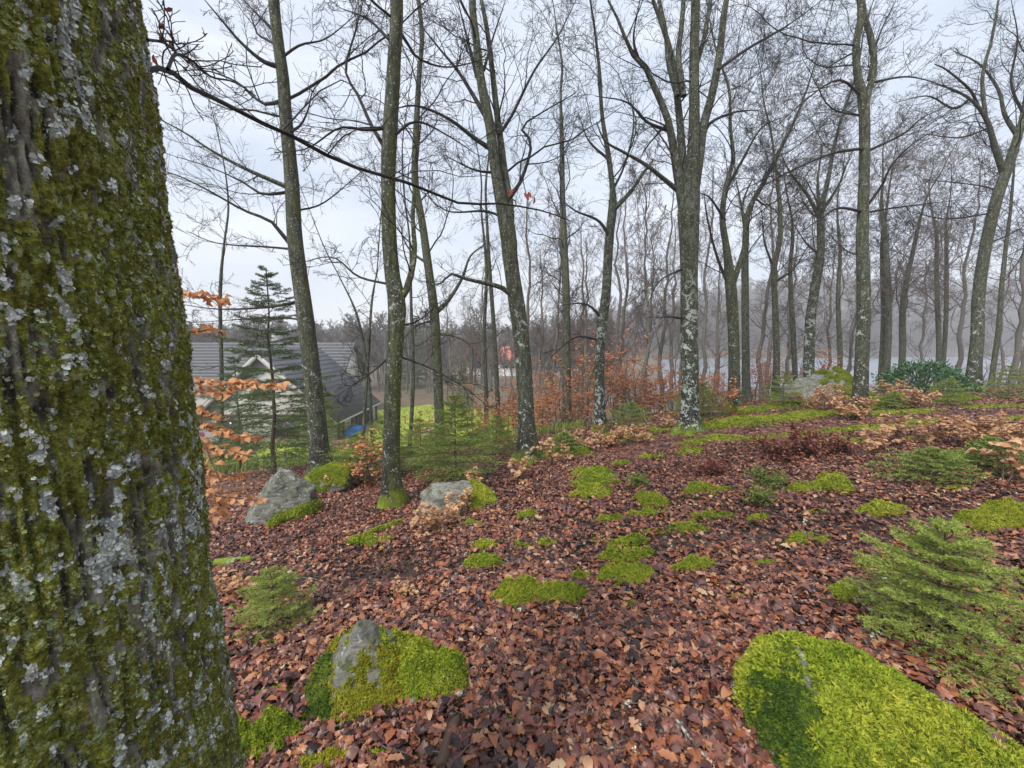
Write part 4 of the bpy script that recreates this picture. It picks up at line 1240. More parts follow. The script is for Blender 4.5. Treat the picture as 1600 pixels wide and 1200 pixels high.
for a in (
    (1175, 668, 180, 26, 'wide moss carpet between the many stemmed beech and the copper shrub', 0.25),
    (1230, 690, 150, 16, 'thin moss carpet in front of the copper leaved shrub', 0.25),
    (1310, 698, 110, 18, 'moss strip just behind the low brown bilberry bush', 0.25),
    (1128, 690, 80, 14, 'moss strip beside the foot of the many stemmed beech', 0.25),
    (1275, 655, 130, 20, 'moss carpet climbing towards the mossy slab', 0.3),
    (1242, 640, 56, 16, 'rounded moss hump in front of the mossy slab', 0.6),
    (1205, 642, 44, 14, 'smaller rounded moss hump left of the one before the slab', 0.6),
    (1172, 648, 60, 12, 'moss bank at the foot of the low forking mossy beech', 0.5),
    (1495, 628, 56, 14, 'dark hollowed moss hump near the crooked forking beech', 0.7),
    (1400, 650, 150, 12, 'long moss carpet behind the litter in front of the round bush', 0.3),
    (1560, 640, 120, 10, 'thin moss carpet at the foot of the crooked beech', 0.3),
    (1445, 664, 90, 12, 'moss patch in the purple brown litter near the crest', 0.3),
    (1530, 688, 80, 12, 'dull moss patch behind the fallen branch', 0.3),
    (985, 690, 90, 14, 'moss patch between the dogleg beech and the many stemmed beech', 0.3),
    (1040, 676, 70, 12, 'moss patch touching the left of the many stemmed beech', 0.3),
    (1360, 640, 80, 10, 'moss patch between the copper shrub and the round bush', 0.4),
    (1215, 660, 120, 14, 'moss carpet below the two rounded humps', 0.35),
    (1330, 676, 110, 12, 'moss streak in front of the straight grey beech', 0.35),
    (1120, 672, 70, 14, 'moss pad hugging the right of the many stemmed beech', 0.4),
    (1390, 672, 120, 10, 'dull moss streak between litter and the long crest carpet', 0.3),
    (1585, 660, 90, 10, 'moss patch at the edge of the view on the crest', 0.3),
    (1430, 690, 70, 10, 'dull moss patch among the pale sprouts', 0.35),
    (1020, 720, 50, 12, 'small moss pad left of the pad before the many stemmed beech', 0.5),
    (960, 690, 60, 12, 'moss patch in front of the dogleg beech', 0.4),
    (880, 716, 90, 14, 'dull moss bank right of the speckled beech foot', 0.4),
    (1475, 722, 60, 14, 'moss streak lying behind the fallen branch', 0.5),
    (1480, 770, 110, 10, 'dull moss streak below the fallen branch', 0.3),
    ):
    if a[2]:
        mound(*a[:4], a[4], tall=a[5], name='moss_carpet')
# nearest moss, beside the big trunk
mound(412, 1200, 120, 100, 'bright green moss hump tight against the foot of the big trunk', tall=0.55)
mound(500, 1215, 100, 36, 'olive moss pad at the bottom edge beside the moss hump', kind='moss_gold', tall=0.45)
mound(362, 962, 60, 18, 'narrow mossy ridge showing from behind the big trunk', tall=0.6)
mound(330, 1085, 70, 30, 'thin yellowish moss smear at the right of the big trunk', tall=0.3)
mound(590, 1190, 50, 22, 'small moss sprout in the bare soil below the pointed rock', tall=0.4)
mound(668, 1180, 26, 16, 'tiny moss ball on bare soil below the pointed rock', tall=0.5)
mound(745, 1165, 26, 34, 'pale green moss tuft in the leaves beside the rotten stick', tall=0.4)
mound(800, 1140, 36, 22, 'sparse moss tuft in the open leaves right of the rotten stick', tall=0.3)
mound(470, 1150, 60, 26, 'thin moss film between the hump and the pointed rock', tall=0.2)
mound(430, 1095, 90, 24, 'scattered moss film on soil behind the bright hump', tall=0.2)

# ------------------------------------------------------------------ rocks
def rock_points(planes, dims, seed, res=(90, 60), k=44.0, rough=0.05, freq=3.0):
    """soft intersection of half spaces, displaced: planes [(nx,ny,nz,d)]"""
    u = np.linspace(0, 2 * np.pi, res[0], endpoint=False)
    v = np.linspace(-np.pi / 2 + 0.02, np.pi / 2 - 0.02, res[1])
    U, V = np.meshgrid(u, v)
    D = np.stack([np.cos(V) * np.cos(U), np.cos(V) * np.sin(U), np.sin(V)], -1)
    acc = 0
    for nx_, ny_, nz_, d in planes:
        n_ = np.array([nx_, ny_, nz_], float); n_ /= np.linalg.norm(n_)
        acc = acc + np.maximum(D @ n_, 0.0) ** k / d ** k
    r = np.maximum(acc, 1e-12) ** (-1.0 / k)
    P = D * r[..., None]
    nz = fbm(P * freq + seed * 3.7, 5) + 0.5 * (np.abs(fbm(P * freq * 1.7 + seed + 40, 3)) - 0.3)
    P = P * (1 + rough * nz)[..., None]
    P = P * np.asarray(dims, float)
    nu, nv = res
    i = np.arange(nv - 1)[:, None] * nu
    c = np.arange(nu)[None]; c2 = (c + 1) % nu
    F = np.stack([i + c, i + c2, i + nu + c2, i + nu + c], -1).reshape(-1, 4)
    top = np.arange(nu) + (nv - 1) * nu
    return P.reshape(-1, 3), F, top

def rand_planes(seed, n=16, lo=0.75, hi=1.05):
    r = np.random.default_rng(seed)
    d = norm(r.normal(size=(n, 3)))
    return [(*x, r.uniform(lo, hi)) for x in d] + [(0, 0, 1, r.uniform(0.7, 0.95)), (1, 0, 0, 1), (-1, 0, 0, 1), (0, 1, 0, 1), (0, -1, 0, 1), (0, 0, -1, 1)]

def normals_of(P, F):
    n = np.zeros_like(P)
    fn = np.cross(P[F[:, 2]] - P[F[:, 0]], P[F[:, 3]] - P[F[:, 1]])
    for j in range(4):
        np.add.at(n, F[:, j], fn)
    return norm(n)

def moss_shell(P, F, mask, thick, name, parent, kinds='moss', group=None, seed=0):
    sunk = 0.006 if thick < 0.005 else 0.0
    """lift the masked faces off the rock as a moss blanket"""
    n = normals_of(P, F)
    fm = mask[F].mean(1) > 0.12
    f = F[fm]
    used = np.unique(f)
    remap = -np.ones(len(P), int); remap[used] = np.arange(len(used))
    lump = fbm(P[used] * 14 + seed, 3)
    V = P[used] + n[used] * (thick * (np.clip(mask[used], 0, 1) * 1.9 - 0.9) + thick * 0.6 * lump - sunk)[:, None]
    o = link(name, mesh_from(name, V, [remap[f]], True, [M['moss_base'] if kinds == 'moss' else M[kinds + '_base']], {'fuzz': np.clip(mask[used], 0, 1)}), parent)
    fuzz(o, group)
    return o

ROCKS = []
def rock(px, py, wpx, hpx, label, seed, planes=None, dimy=0.8, sink=0.35, yaw=0.0, moss=None, rough=0.07, moss_name='moss', res=(72, 46), Y=None, cat='rock', name='boulder', mk=('moss', None)):
    g = ground_at(px, py) if Y is None else np.array([*at(px, py, Y)[:2], 0])
    if Y is not None: g[2] = hz(g[0], g[1])
    dep = depth_of(g)
    w, h = wpx * dep / FPX, hpx * dep / FPX
    P, F, top = rock_points(planes or rand_planes(seed), (w * 0.5, w * 0.5 * dimy, h / (1 - sink) * 0.5 * 1.0), seed, res, rough=rough)
    c, s = math.cos(yaw), math.sin(yaw)
    P = np.stack([P[:, 0] * c - P[:, 1] * s, P[:, 0] * s + P[:, 1] * c, P[:, 2]], -1)
    zmin, zmax = P[:, 2].min(), P[:, 2].max()
    cy = g[1] + w * 0.5 * dimy * 0.7
    cx = g[0] * cy / g[1]
    base = np.array([cx, cy, hz(cx, cy)])
    P[:, 2] += h - zmax
    root = empty(name, base, label, cat)
    link('stone', mesh_from('stone', P, [F, top[None]], True, [M['rock']]), root)
    ROCKS.append((cx, cy, w * 0.45, w * 0.45 * dimy))
    if moss is not None:
        msk = moss(P / np.array([w * 0.5, w * 0.5, h]), normals_of(P, F))
        moss_shell(P, F, msk, 0.012 * max(1, dep / 3), moss_name, root, 'moss', mk[1] or (F_NEAR if dep < 3.2 else F_MID), seed)
    return root, P, F

rock(436, 818, 112, 80, 'split grey boulder with lichen, leaning beside the leaning beech', 4, rough=0.10, dimy=0.75, yaw=0.15,
     planes=[(-0.80, -0.25, 0.62, 0.46), (0.35, -0.80, 0.45, 0.62), (0.15, 0.8, 0.5, 0.75), (0.62, -0.35, 0.70, 0.70), (-0.35, -0.85, 0.40, 0.60), (-1, 0, 0, 1.05), (1, 0, 0, 0.92), (0, -1, 0, 0.85), (0, 1, 0, 0.9), (0, 0, -1, 1), (0.35, -0.1, 1, 0.88)])
rock(520, 770, 60, 36, 'dark mossy boulder at the foot of the leaning beech', 9, dimy=0.9, moss=lambda q, n: smooth(0.1, 0.6, n[:, 2] + 0.5 * fbm(q * 2 + 3, 3)))
rock(712, 800, 118, 40, 'flat topped grey rock with a moss cap at its end, in the leaf litter', 6, dimy=0.55, rough=0.06, yaw=0.1,
     planes=[(-0.9, -0.2, 0.35, 0.85), (-0.15, -0.3, 1, 0.80), (0.45, -0.35, 0.8, 0.82), (0.1, -1, 0.25, 0.8), (0.9, 0.1, 0.5, 1.0), (0, 1, 0.3, 0.8), (-1, 0, 0, 1), (1, 0, 0, 1.05), (0, 0, -1, 1)],
     moss=lambda q, n: smooth(0.25, 0.50, q[:, 0] + 0.25 * fbm(q * 3 + 9, 3)) * smooth(-0.2, 0.2, n[:, 2]))
# the pointed rock in front
_, P3, F3 = rock(568, 1112, 170, 104, 'pointed grey rock with dark, golden and bright moss skirts, in front of the bare soil', 12, dimy=1.0, rough=0.11, res=(130, 84),
     planes=[(-0.78, -0.42, 0.62, 0.40), (0.20, -0.80, 0.62, 0.40), (0.72, -0.10, 0.74, 0.46), (0.1, 0.85, 0.55, 0.5), (-0.6, 0.5, 0.65, 0.52), (-0.30, -0.85, 0.45, 0.50), (0, 0, 1, 0.98), (-1, 0, 0, 0.98), (1, 0, 0, 0.95), (0, -1, 0, 0.95), (0, 1, 0, 0.9), (0, 0, -1, 1)])
r3 = [o for o in COL.objects if o.name.startswith('boulder')][-1]
q3 = P3 / np.array([0.5 * np.ptp(P3[:, 0]), 0.5 * np.ptp(P3[:, 1]), P3[:, 2].max()])
n3 = normals_of(P3, F3)
w3 = fbm(q3 * 3.0 + 2, 3) + 0.55 * fbm(q3 * 9.0 + 5, 3)
m_deep = smooth(0.15, 0.3, -q3[:, 0] * 0.9 - 0.55 * (q3[:, 2] - 0.45) + 0.2 * w3 - 0.18) * smooth(0.1, -0.2, q3[:, 1] - 0.25) * smooth(0.55, 0.42, q3[:, 2] + 0.1 * w3)
m_gold = smooth(0.0, 0.3, np.maximum(0.58 - q3[:, 2], 0.34 - 2.0 * np.abs(q3[:, 0] - 0.18)) + 0.38 * w3) * smooth(0.1, -0.2, q3[:, 1] - 0.1) * smooth(0.86, 0.66, q3[:, 2]) * (1 - m_deep)
m_gr = smooth(0.30, 0.56, q3[:, 0] - 0.25 * (q3[:, 2] - 0.4) + 0.32 * w3) * smooth(0.98, 0.85, q3[:, 2]) * (1 - m_gold)
m_l = smooth(0.4, 0.55, -q3[:, 0] + 0.3 * w3 + 0.1) * smooth(0.40, 0.5, q3[:, 2]) * smooth(0.85, 0.7, q3[:, 2])
moss_shell(P3, F3, m_deep, 0.012, 'moss', r3, 'moss_deep', F_DEEP, 1)['label'] = 'deep green moss on the shaded flank'
moss_shell(P3, F3, np.maximum(m_gold, m_l), 0.008, 'moss', r3, 'moss_gold', F_GOLD, 2)['label'] = 'golden moss running down the front edge'
moss_shell(P3, F3, np.clip(m_deep * 1.2, 0, 1) * smooth(-0.3, 0.3, w3), 0.003, 'moss', r3, 'moss', F_STRAY2, 4)['label'] = 'bright shoots strewn over the deep green moss'
moss_shell(P3, F3, m_gr, 0.014, 'moss', r3, 'moss', F_NEAR, 3)['label'] = 'bright green moss on the far flank'
mound(668, 1112, 138, 120, 'bright green moss skirt spreading over the leaves beside the pointed rock', tall=0.30, seed=5)

# the big moss covered boulder, a ridge falling away towards the edge of the view
def big_boulder():
    c = ground_at(1175, 1120)
    # local frame: ridge runs to the right and slightly nearer
    nu, nv = 160, 120
    U, V_ = np.meshgrid(np.linspace(0, 1, nu), np.linspace(0, 1, nv))
    A0 = at(1186, 990, 1.62); A1 = at(1335, 1020, 1.60); A2 = at(1480, 1098, 1.47); A3 = at(1640, 1195, 1.30); A4 = at(1790, 1310, 1.14)
    ridge = spline([A0, A1, A2, A3, A4], nu)
    fx, fy = 1.0, 1.0
    # profile across: from behind the ridge (v=0) over it (v=.25) down the long mossy front (v=1)
    prof_d = np.interp(np.linspace(0, 1, nv), [0, 0.12, 0.22, 0.30, 0.5, 0.75, 1.0], [0.30, 0.20, 0.07, 0.0, -0.26, -0.58, -0.86])
    prof_z = np.interp(np.linspace(0, 1, nv), [0, 0.12, 0.22, 0.30, 0.5, 0.75, 1.0], [-0.62, -0.20, -0.035, 0.0, -0.065, -0.25, -0.62])
    ker = np.ones(13) / 13
    sm = lambda a: np.convolve(np.pad(a, 6, mode='edge'), ker, mode='valid')
    prof_d, prof_z = sm(prof_d), sm(prof_z)
    P = np.empty((nv, nu, 3))
    u = np.linspace(0, 1, nu)
    dirn = np.array([0.22, 0.98])
    # the left end drops off steeply: pull the ridge down and round it
    endl = 0.46 * (1 - smooth(0.0, 0.10, u)) ** 1.4
    for j in range(nv):
        P[j, :, 0] = ridge[:, 0] + prof_d[j] * dirn[0]
        P[j, :, 1] = ridge[:, 1] + prof_d[j] * dirn[1]
        P[j, :, 2] = ridge[:, 2] + prof_z[j]
    lf = (1 - smooth(0.0, 0.13, u))[None]
    P[..., 2] -= 0.62 * lf ** 3.0
    P[..., 0] -= 0.10 * lf ** 1.1
    P[..., 0] += 0.10 * lf * np.abs(np.linspace(-0.4, 1, nv))[:, None] ** 1.5
    n1 = fbm(P * 2.4 + 5, 4); n2 = fbm(P * 8 + 1, 4)
    P[..., 2] += 0.065 * n1 + 0.026 * n2 + 0.010 * fbm(P * 22 + 3, 2)
    P[..., 0] += 0.03 * fbm(P * 4 + 9, 3)
    P[..., 1] += 0.03 * fbm(P * 4 + 19, 3)
    # close it underneath
    i = np.arange(nv - 1)[:, None] * nu; k = np.arange(nu - 1)[None]
    F = np.stack([i + k, i + nu + k, i + nu + k + 1, i + k + 1], -1).reshape(-1, 4)
    base = np.array([c[0] + 0.5, c[1], hz(c[0] + 0.5, c[1])])
    Q = P.reshape(-1, 3) - base
    root = empty('boulder', base, 'large boulder under a thick bright moss blanket, filling the near corner by the young spruce', 'rock')
    link('stone', mesh_from('stone', Q, [F], True, [M['rock']]), root)
    UU, VV = U.ravel(), V_.ravel()
    w = fbm(Q * 5 + 3, 4)
    bare = np.maximum(smooth(0.5, 0.75, 1 - np.abs(UU - 0.150 + 0.06 * w + 0.20 * (VV - 0.3)) * 20) * smooth(0.26, 0.30, VV) * smooth(0.46, 0.38, VV + 0.12 * w),
                      smooth(0.5, 0.8, 1 - np.abs(UU - 0.025) * 50) * smooth(0.2, 0.28, VV) * smooth(0.6, 0.4, VV))
    left = smooth(0.165, 0.115, UU + 0.06 * w + 0.20 * (VV - 0.3))
    right = (1 - left) * (1 - bare)
    crest = left * smooth(0.34, 0.29, VV + 0.10 * w)
    bare = bare * smooth(0.0, 0.25, fbm(Q * 11 + 50, 3))
    brk = smooth(-0.22, 0.10, fbm(Q * 7 + 60, 4) + 0.35 * smooth(0.8, 0.4, VV) - 0.1)
    deep = left * (1 - crest) * (1 - bare) * brk
    moss_shell(Q, F, np.maximum(np.maximum(right, crest * (1 - bare)), left * (1 - brk) * (1 - bare)), 0.018, 'moss', root, 'moss', F_BOULDER, 5)['label'] = 'thick bright moss blanket'
    o = moss_shell(Q, F, deep, 0.012, 'moss', root, 'moss_deep', F_DEEP, 6)
    o['label'] = 'deep green moss on the steep end'
    moss_shell(Q, F, right * smooth(-0.1, 0.5, fbm(Q * 6 + 91, 4)), 0.003, 'moss', root, 'moss_gold', F_STRAY, 9)['label'] = 'straw tinted shoots strewn through the bright blanket'
    low = deep * smooth(-0.25, 0.35, fbm(Q * 6 + 31, 4) + 0.9 * (VV - 0.45))
    moss_shell(Q, F, low, 0.003, 'moss', root, 'moss_gold', F_STRAY, 7)['label'] = 'straw coloured shoots strewn over the steep end'
    moss_shell(Q, F, deep * smooth(-0.35, 0.3, fbm(Q * 5 + 77, 4) + 0.3 * (VV - 0.5)), 0.003, 'moss', root, 'moss_gold', F_STRAY2, 8)['label'] = 'bright shoots strewn over the steep end'
    return root
big = big_boulder()
ROCKS.append((1.52, 1.20, 0.50, 0.30))

# the slab on the crest, half moss
rock(1298, 655, 116, 56, 'mossy slab of rock rising behind the copper leaved shrub on the crest', 21, Y=11.2, dimy=0.7, rough=0.07,
     planes=[(-0.62, -0.35, 0.72, 0.60), (0.7, -0.2, 0.6, 0.72), (0, -0.9, 0.4, 0.7), (0.1, 0.8, 0.5, 0.8), (-1, 0, 0, 1.1), (1, 0, 0, 0.9), (0, -1, 0, 0.9), (0, 1, 0, 0.9), (0, 0, -1, 1)],
     moss=lambda q, n: smooth(0.0, 0.3, q[:, 0] * 0.7 + 0.55 * fbm(q * 4, 4) + 0.25) * smooth(-0.6, 0.0, n[:, 2]))

# mossy logs and roots lying in the leaves
def log(pts, w, label, mat='moss', name='mossy_log', lift=0.4, fz=None, cat='log', K=30, stubs=0, lob=0.18):
    out = []
    for px, py, sc in pts:
        g = ground_at(px, py)
        r = 0.5 * w * sc * depth_of(g) / FPX
        out.append([g[0], g[1], g[2] + r * lift, r])
    q = spline(out, K)
    base = out[0][:3]
    rng = np.random.default_rng(int(pts[0][0]))
    sides = 12
    ang = np.arange(sides) * 2 * np.pi / sides
    lobes = 1 + lob * fbm(np.stack([np.cos(ang)[None] + 0 * q[:, :1], np.sin(ang)[None] + 0 * q[:, :1], 6 * q[:, :1] + 0 * ang[None]], -1), 3)
    mb = MB()
    R = q[:, 3].copy(); R[0] *= 0.3; R[-1] *= 0.3
    a, f = tubes(q[None, :, :3], R[None], sides, lobes[None]); mb.add(a, f)
    o = mb.build(name, [M['moss_base'] if mat == 'moss' else M[mat]], None, base)
    tag(o, label, cat)
    if fz is not None: fuzz(o, fz)
    return o
log([(420, 828, 0.6), (448, 815, 1.0), (478, 806, 1.3), (495, 800, 1.0)], 22, 'tapering mossy log below the split grey boulder', fz=G_MID, lift=0.7)
log([(565, 848, 0.7), (585, 836, 1.0), (605, 829, 1.0), (630, 817, 0.6)], 14, 'mossy root snaking towards the slim dark beech', fz=G_MID, name='mossy_root')
log([(336, 884, 1), (365, 882, 1.1), (395, 876, 0.9)], 13, 'lichen crusted dead log showing from behind the big trunk', mat='bark_lichen', name='dead_log')
log([(505, 916, 0.8), (530, 923, 1.0), (552, 932, 1.1), (573, 935, 0.8)], 10, 'dark dead branch lying beside the small bright spruce', mat='bark_mossy', name='dead_branch', cat='branch')
log([(1452, 738, 0.6), (1480, 731, 0.9), (1505, 724, 1.0), (1531, 717, 1.1)], 11, 'dark fallen branch propped over the low spruce', mat='bark_mossy', name='dead_branch', lift=2.0, cat='branch')
log([(688, 1215, 1), (698, 1180, 1.0), (708, 1150, 0.9), (716, 1128, 0.6)], 22, 'rotten brown stick poking up from the soil at the bottom edge', mat='sprout_stem', name='rotten_stick', cat='stick', lift=0.6)
# ------------------------------------------------------------------ the fallen leaves
def leaf_mesh(seed, kind):
    if kind == 'oak':
        V, F = leaf_shape(1.0, 0.66, 9, 0.45, 0.75, 0.46, seed)
    else:
        V, F = leaf_shape(1.0, 0.58, 6, 0.45, 0.8, 0.0, seed)
    V = V - np.array([0, 0.5, 0])
    return mesh_from('fallen_leaf', V, [F], True, [M['litter']])
LEAVES = [leaf_mesh(900 + k, 'beech' if k % 3 == 1 else 'oak') for k in range(10)]
rng = np.random.default_rng(77)

def blocked(x, y, pad=0.0):
    b = np.zeros(len(x), bool)
    for cx, cy, rx, ry in MOUNDS + ROCKS:
        b |= ((x - cx) / (rx + pad)) ** 2 + ((y - cy) / (ry + pad)) ** 2 < 1
    return b | (np.hypot(x - OAKC[0], y - OAKC[1]) < 0.30)

def scatter(n, ylo, yhi, power=1.0):
    y = ylo + (yhi - ylo) * rng.uniform(0, 1, n) ** power
    x = rng.uniform(-1, 1, n) * (1.35 * y + 0.7)
    return x, y

# n leaves in zones; density thins out with distance, and over the crest
zones = [(60000, 0.7, 3.2, 0.75), (95000, 3.2, 7.0, 0.72), (70000, 7.0, 14.0, 0.7), (18000, 13.5, 24.0, 0.7)]
xs_, ys_ = [], []
for n_, a_, b_, p_ in zones:
    x, y = scatter(n_, a_, b_, p_)
    xs_.append(x); ys_.append(y)
x, y = np.concatenate(xs_), np.concatenate(ys_)
bl = blocked(x, y)
keep = ~bl | (rng.random(len(x)) < 0.07)
soil = np.exp(-(((x - (-0.35)) / 0.42) ** 2 + ((y - 1.5) / 0.30) ** 2))            # the bare soil before the pointed rock
keep &= rng.random(len(x)) > 0.5 * soil
lawn_e = np.hypot((x + 7.5) / 9.5, (y - 30) / 12.5)
keep &= (lawn_e > 1.0)
x, y, onm = x[keep], y[keep], bl[keep]
n = len(x)
size = np.exp(rng.normal(math.log(0.041), 0.45, n))
size = np.clip(size, 0.016, 0.080) * np.where(y > 7, 1.25, 1.0)
piled = 0.025 * (0.5 + fbm(np.stack([x * 2.2, y * 2.2, x * 0], -1), 3))
z = height(x, y) + rng.uniform(0.002, 0.030, n) + np.maximum(piled, 0)
z[onm] += 0.03
eul = np.stack([rng.normal(0, 0.25, n), rng.normal(0, 0.25, n), rng.uniform(0, 6.283, n)], -1)
flip = rng.random(n) < 0.35
eul[flip, 0] += np.pi
kind = rng.integers(0, len(LEAVES), n)
# the 300 that show largest, as leaves of their own
px_size = size / np.hypot(x, y - 0.0)
inview = (np.abs(x / y) < 1.18) & (y > 1.15) & (x / y > -0.62)
order = np.argsort(-np.where(inview & ~onm, px_size, 0))[:300]
for k in order:
    o = link('leaf', LEAVES[kind[k]], ground, (x[k], y[k], z[k] + 0.012))
    o.rotation_euler = tuple(eul[k]); o.scale = (size[k],) * 3
rest = np.setdiff1d(np.arange(n), order)
pm = bpy.data.meshes.new('leaf_litter')
pm.vertices.add(len(rest))
pm.vertices.foreach_set('co', np.stack([x, y, z], -1)[rest].astype(np.float32).ravel())
a_ = pm.attributes.new('turn', 'FLOAT_VECTOR', 'POINT'); a_.data.foreach_set('vector', eul[rest].astype(np.float32).ravel())
a_ = pm.attributes.new('size', 'FLOAT', 'POINT'); a_.data.foreach_set('value', size[rest].astype(np.float32))
a_ = pm.attributes.new('kind', 'INT', 'POINT'); a_.data.foreach_set('value', kind[rest].astype(np.int32))

def points_group(name, srcs):
    ng = bpy.data.node_groups.new(name, 'GeometryNodeTree')
    gsock(ng, 'Geometry', 'INPUT', 'NodeSocketGeometry')
    gsock(ng, 'Geometry', 'OUTPUT', 'NodeSocketGeometry')
    N, Lk = ng.nodes.new, ng.links.new
    gi, go = N('NodeGroupInput'), N('NodeGroupOutput')
    g2i = N('GeometryNodeGeometryToInstance')
    for o in srcs:
        if isinstance(o, (tuple, list)):
            j = N('GeometryNodeJoinGeometry')
            for oo in o:
                oi = N('GeometryNodeObjectInfo'); oi.inputs['Object'].default_value = oo
                Lk(oi.outputs['Geometry'], j.inputs[0])
            Lk(j.outputs[0], g2i.inputs[0])
        else:
            oi = N('GeometryNodeObjectInfo'); oi.inputs['Object'].default_value = o
            Lk(oi.outputs['Geometry'], g2i.inputs[0])
    inst = g2i.outputs[0]
    iop = N('GeometryNodeInstanceOnPoints')
    iop.inputs['Pick Instance'].default_value = True
    Lk(gi.outputs[0], iop.inputs['Points']); Lk(inst, iop.inputs['Instance'])
    def na(nm, t):
        q = N('GeometryNodeInputNamedAttribute'); q.data_type = t; q.inputs['Name'].default_value = nm
        return [s for s in q.outputs if s.enabled and s.name == 'Attribute'][0]
    e2r = N('FunctionNodeEulerToRotation')
    Lk(na('turn', 'FLOAT_VECTOR'), e2r.inputs[0]); Lk(e2r.outputs[0], iop.inputs['Rotation'])
    Lk(na('size', 'FLOAT'), iop.inputs['Scale']); Lk(na('kind', 'INT'), iop.inputs['Instance Index'])
    Lk(iop.outputs[0], go.inputs[0])
    return ng
litter = link('leaf_litter', pm)
litter.modifiers.new('leaves', 'NODES').node_group = points_group('litter', [src_obj(me) for me in LEAVES])
tag(litter, 'deep carpet of wet red brown fallen leaves over the whole slope', 'leaf litter', kind='stuff')

# fine twigs strewn through the leaves: too many to count
nt_ = 4200
tx, ty = scatter(nt_, 0.9, 9.0, 0.8)
ta = rng.uniform(0, 6.28, nt_); tl = rng.uniform(0.03, 0.16, nt_)
tk = np.linspace(-0.5, 0.5, 4)[None, :]
TPx = tx[:, None] + np.cos(ta)[:, None] * tl[:, None] * tk + rng.normal(0, 0.004, (nt_, 4))
TPy = ty[:, None] + np.sin(ta)[:, None] * tl[:, None] * tk + rng.normal(0, 0.004, (nt_, 4))
TPz = height(TPx, TPy) + 0.034 + rng.uniform(0, 0.02, (nt_, 1)) + rng.normal(0, 0.14, (nt_, 1)) * tl[:, None] * tk
mb = MB()
v_, f_ = tubes(np.stack([TPx, TPy, TPz], -1), np.repeat(rng.uniform(0.0009, 0.0034, (nt_, 1)), 4, 1) * np.array([1, 0.9, 0.8, 0.6]), 3)
mb.add(v_, f_)
twl = mb.build('twig_litter', [M['twig_far']])
tag(twl, 'fine dead twigs strewn through the fallen leaves', 'twigs', kind='stuff')

# crumbs of pale green lichen fallen among the leaves
M['lichen'] = leaf_mat('pale_lichen', (0.36, 0.44, 0.30), (0.60, 0.66, 0.54), 0.1, 0.9)
nl_ = 260
lx_, ly_ = scatter(nl_, 1.0, 8.0, 0.8)
mb = MB()
for k_ in range(3):
    r_ = np.random.default_rng(60 + k_)
    V_, F_ = [], []
    for j_ in range(7):
        v_, f_ = leaf_shape(1.0, 0.35, 4, 0.5, 0.9, 0.0, 300 + 10 * k_ + j_)
        q_ = rot_euler(np.array([[r_.uniform(0.2, 1.1), r_.normal() * 0.3, r_.uniform(0, 6.28)]]))[0]
        F_.append(f_ + len(V_) * len(v_)); V_.append(v_ @ q_.T)
    V_, F_ = np.concatenate(V_), np.concatenate(F_)
    s_ = np.arange(nl_) % 3 == k_
    px_ = np.stack([lx_, ly_, height(lx_, ly_) + 0.045], -1)[s_]
    stamp(mb, V_, F_, px_, rot_euler(np.stack([rng.normal(0, 0.3, s_.sum()), rng.normal(0, 0.3, s_.sum()), rng.uniform(0, 6.28, s_.sum())], -1)), rng.uniform(0.008, 0.026, s_.sum()))
lo_ = mb.build('lichen_crumbs', [M['lichen']])
tag(lo_, 'crumbs of pale green lichen fallen among the leaves', 'lichen', kind='stuff')

# dead sticks with lichen, bits of pale lichen
m, nt, b = new_mat('dead_stick_bark')
v = objco(nt)
setb(nt, b, mixc(nt, ramp(nt, noise(nt, v, 30, 3), [(0.5, 0.0), (0.6, 1.0)]), (0.085, 0.06, 0.045), (0.36, 0.38, 0.33)), 0.85, 0.2)
M['stick'] = m
M['straw'] = simple('straw_stick', (0.42, 0.33, 0.17), 0.8, 20, 0.3)
def stick(p0, p1, r, label, seed, side=2, mat='stick', lift=0.02):
    rng = np.random.default_rng(seed)
    a, c = ground_at(*p0), ground_at(*p1)
    t = np.linspace(0, 1, 8)[:, None]
    P = a * (1 - t) + c * t
    P[:, 2] = height(P[:, 0], P[:, 1]) + lift + 0.012 * rng.random(8)
    P[1:-1, :2] += rng.normal(0, 0.03, (6, 2)) * np.linalg.norm(c - a)
    mb = MB()
    R = r * np.linspace(1, 0.5, 8)
    v_, f_ = tubes(P[None], R[None], 6); mb.add(v_, f_)
    if side:
        q, qr = grow(P[None], R[None], side, rng, (0.3, 0.9), (0.2, 0.45), (30, 60), (0.5, 0.7), 4, 0.2, 0.1, 0.0015)
        v_, f_ = tubes(q, qr, 4); mb.add(v_, f_)
    o = mb.build('stick', [M[mat]], None, a)
    return tag(o, label, 'stick')
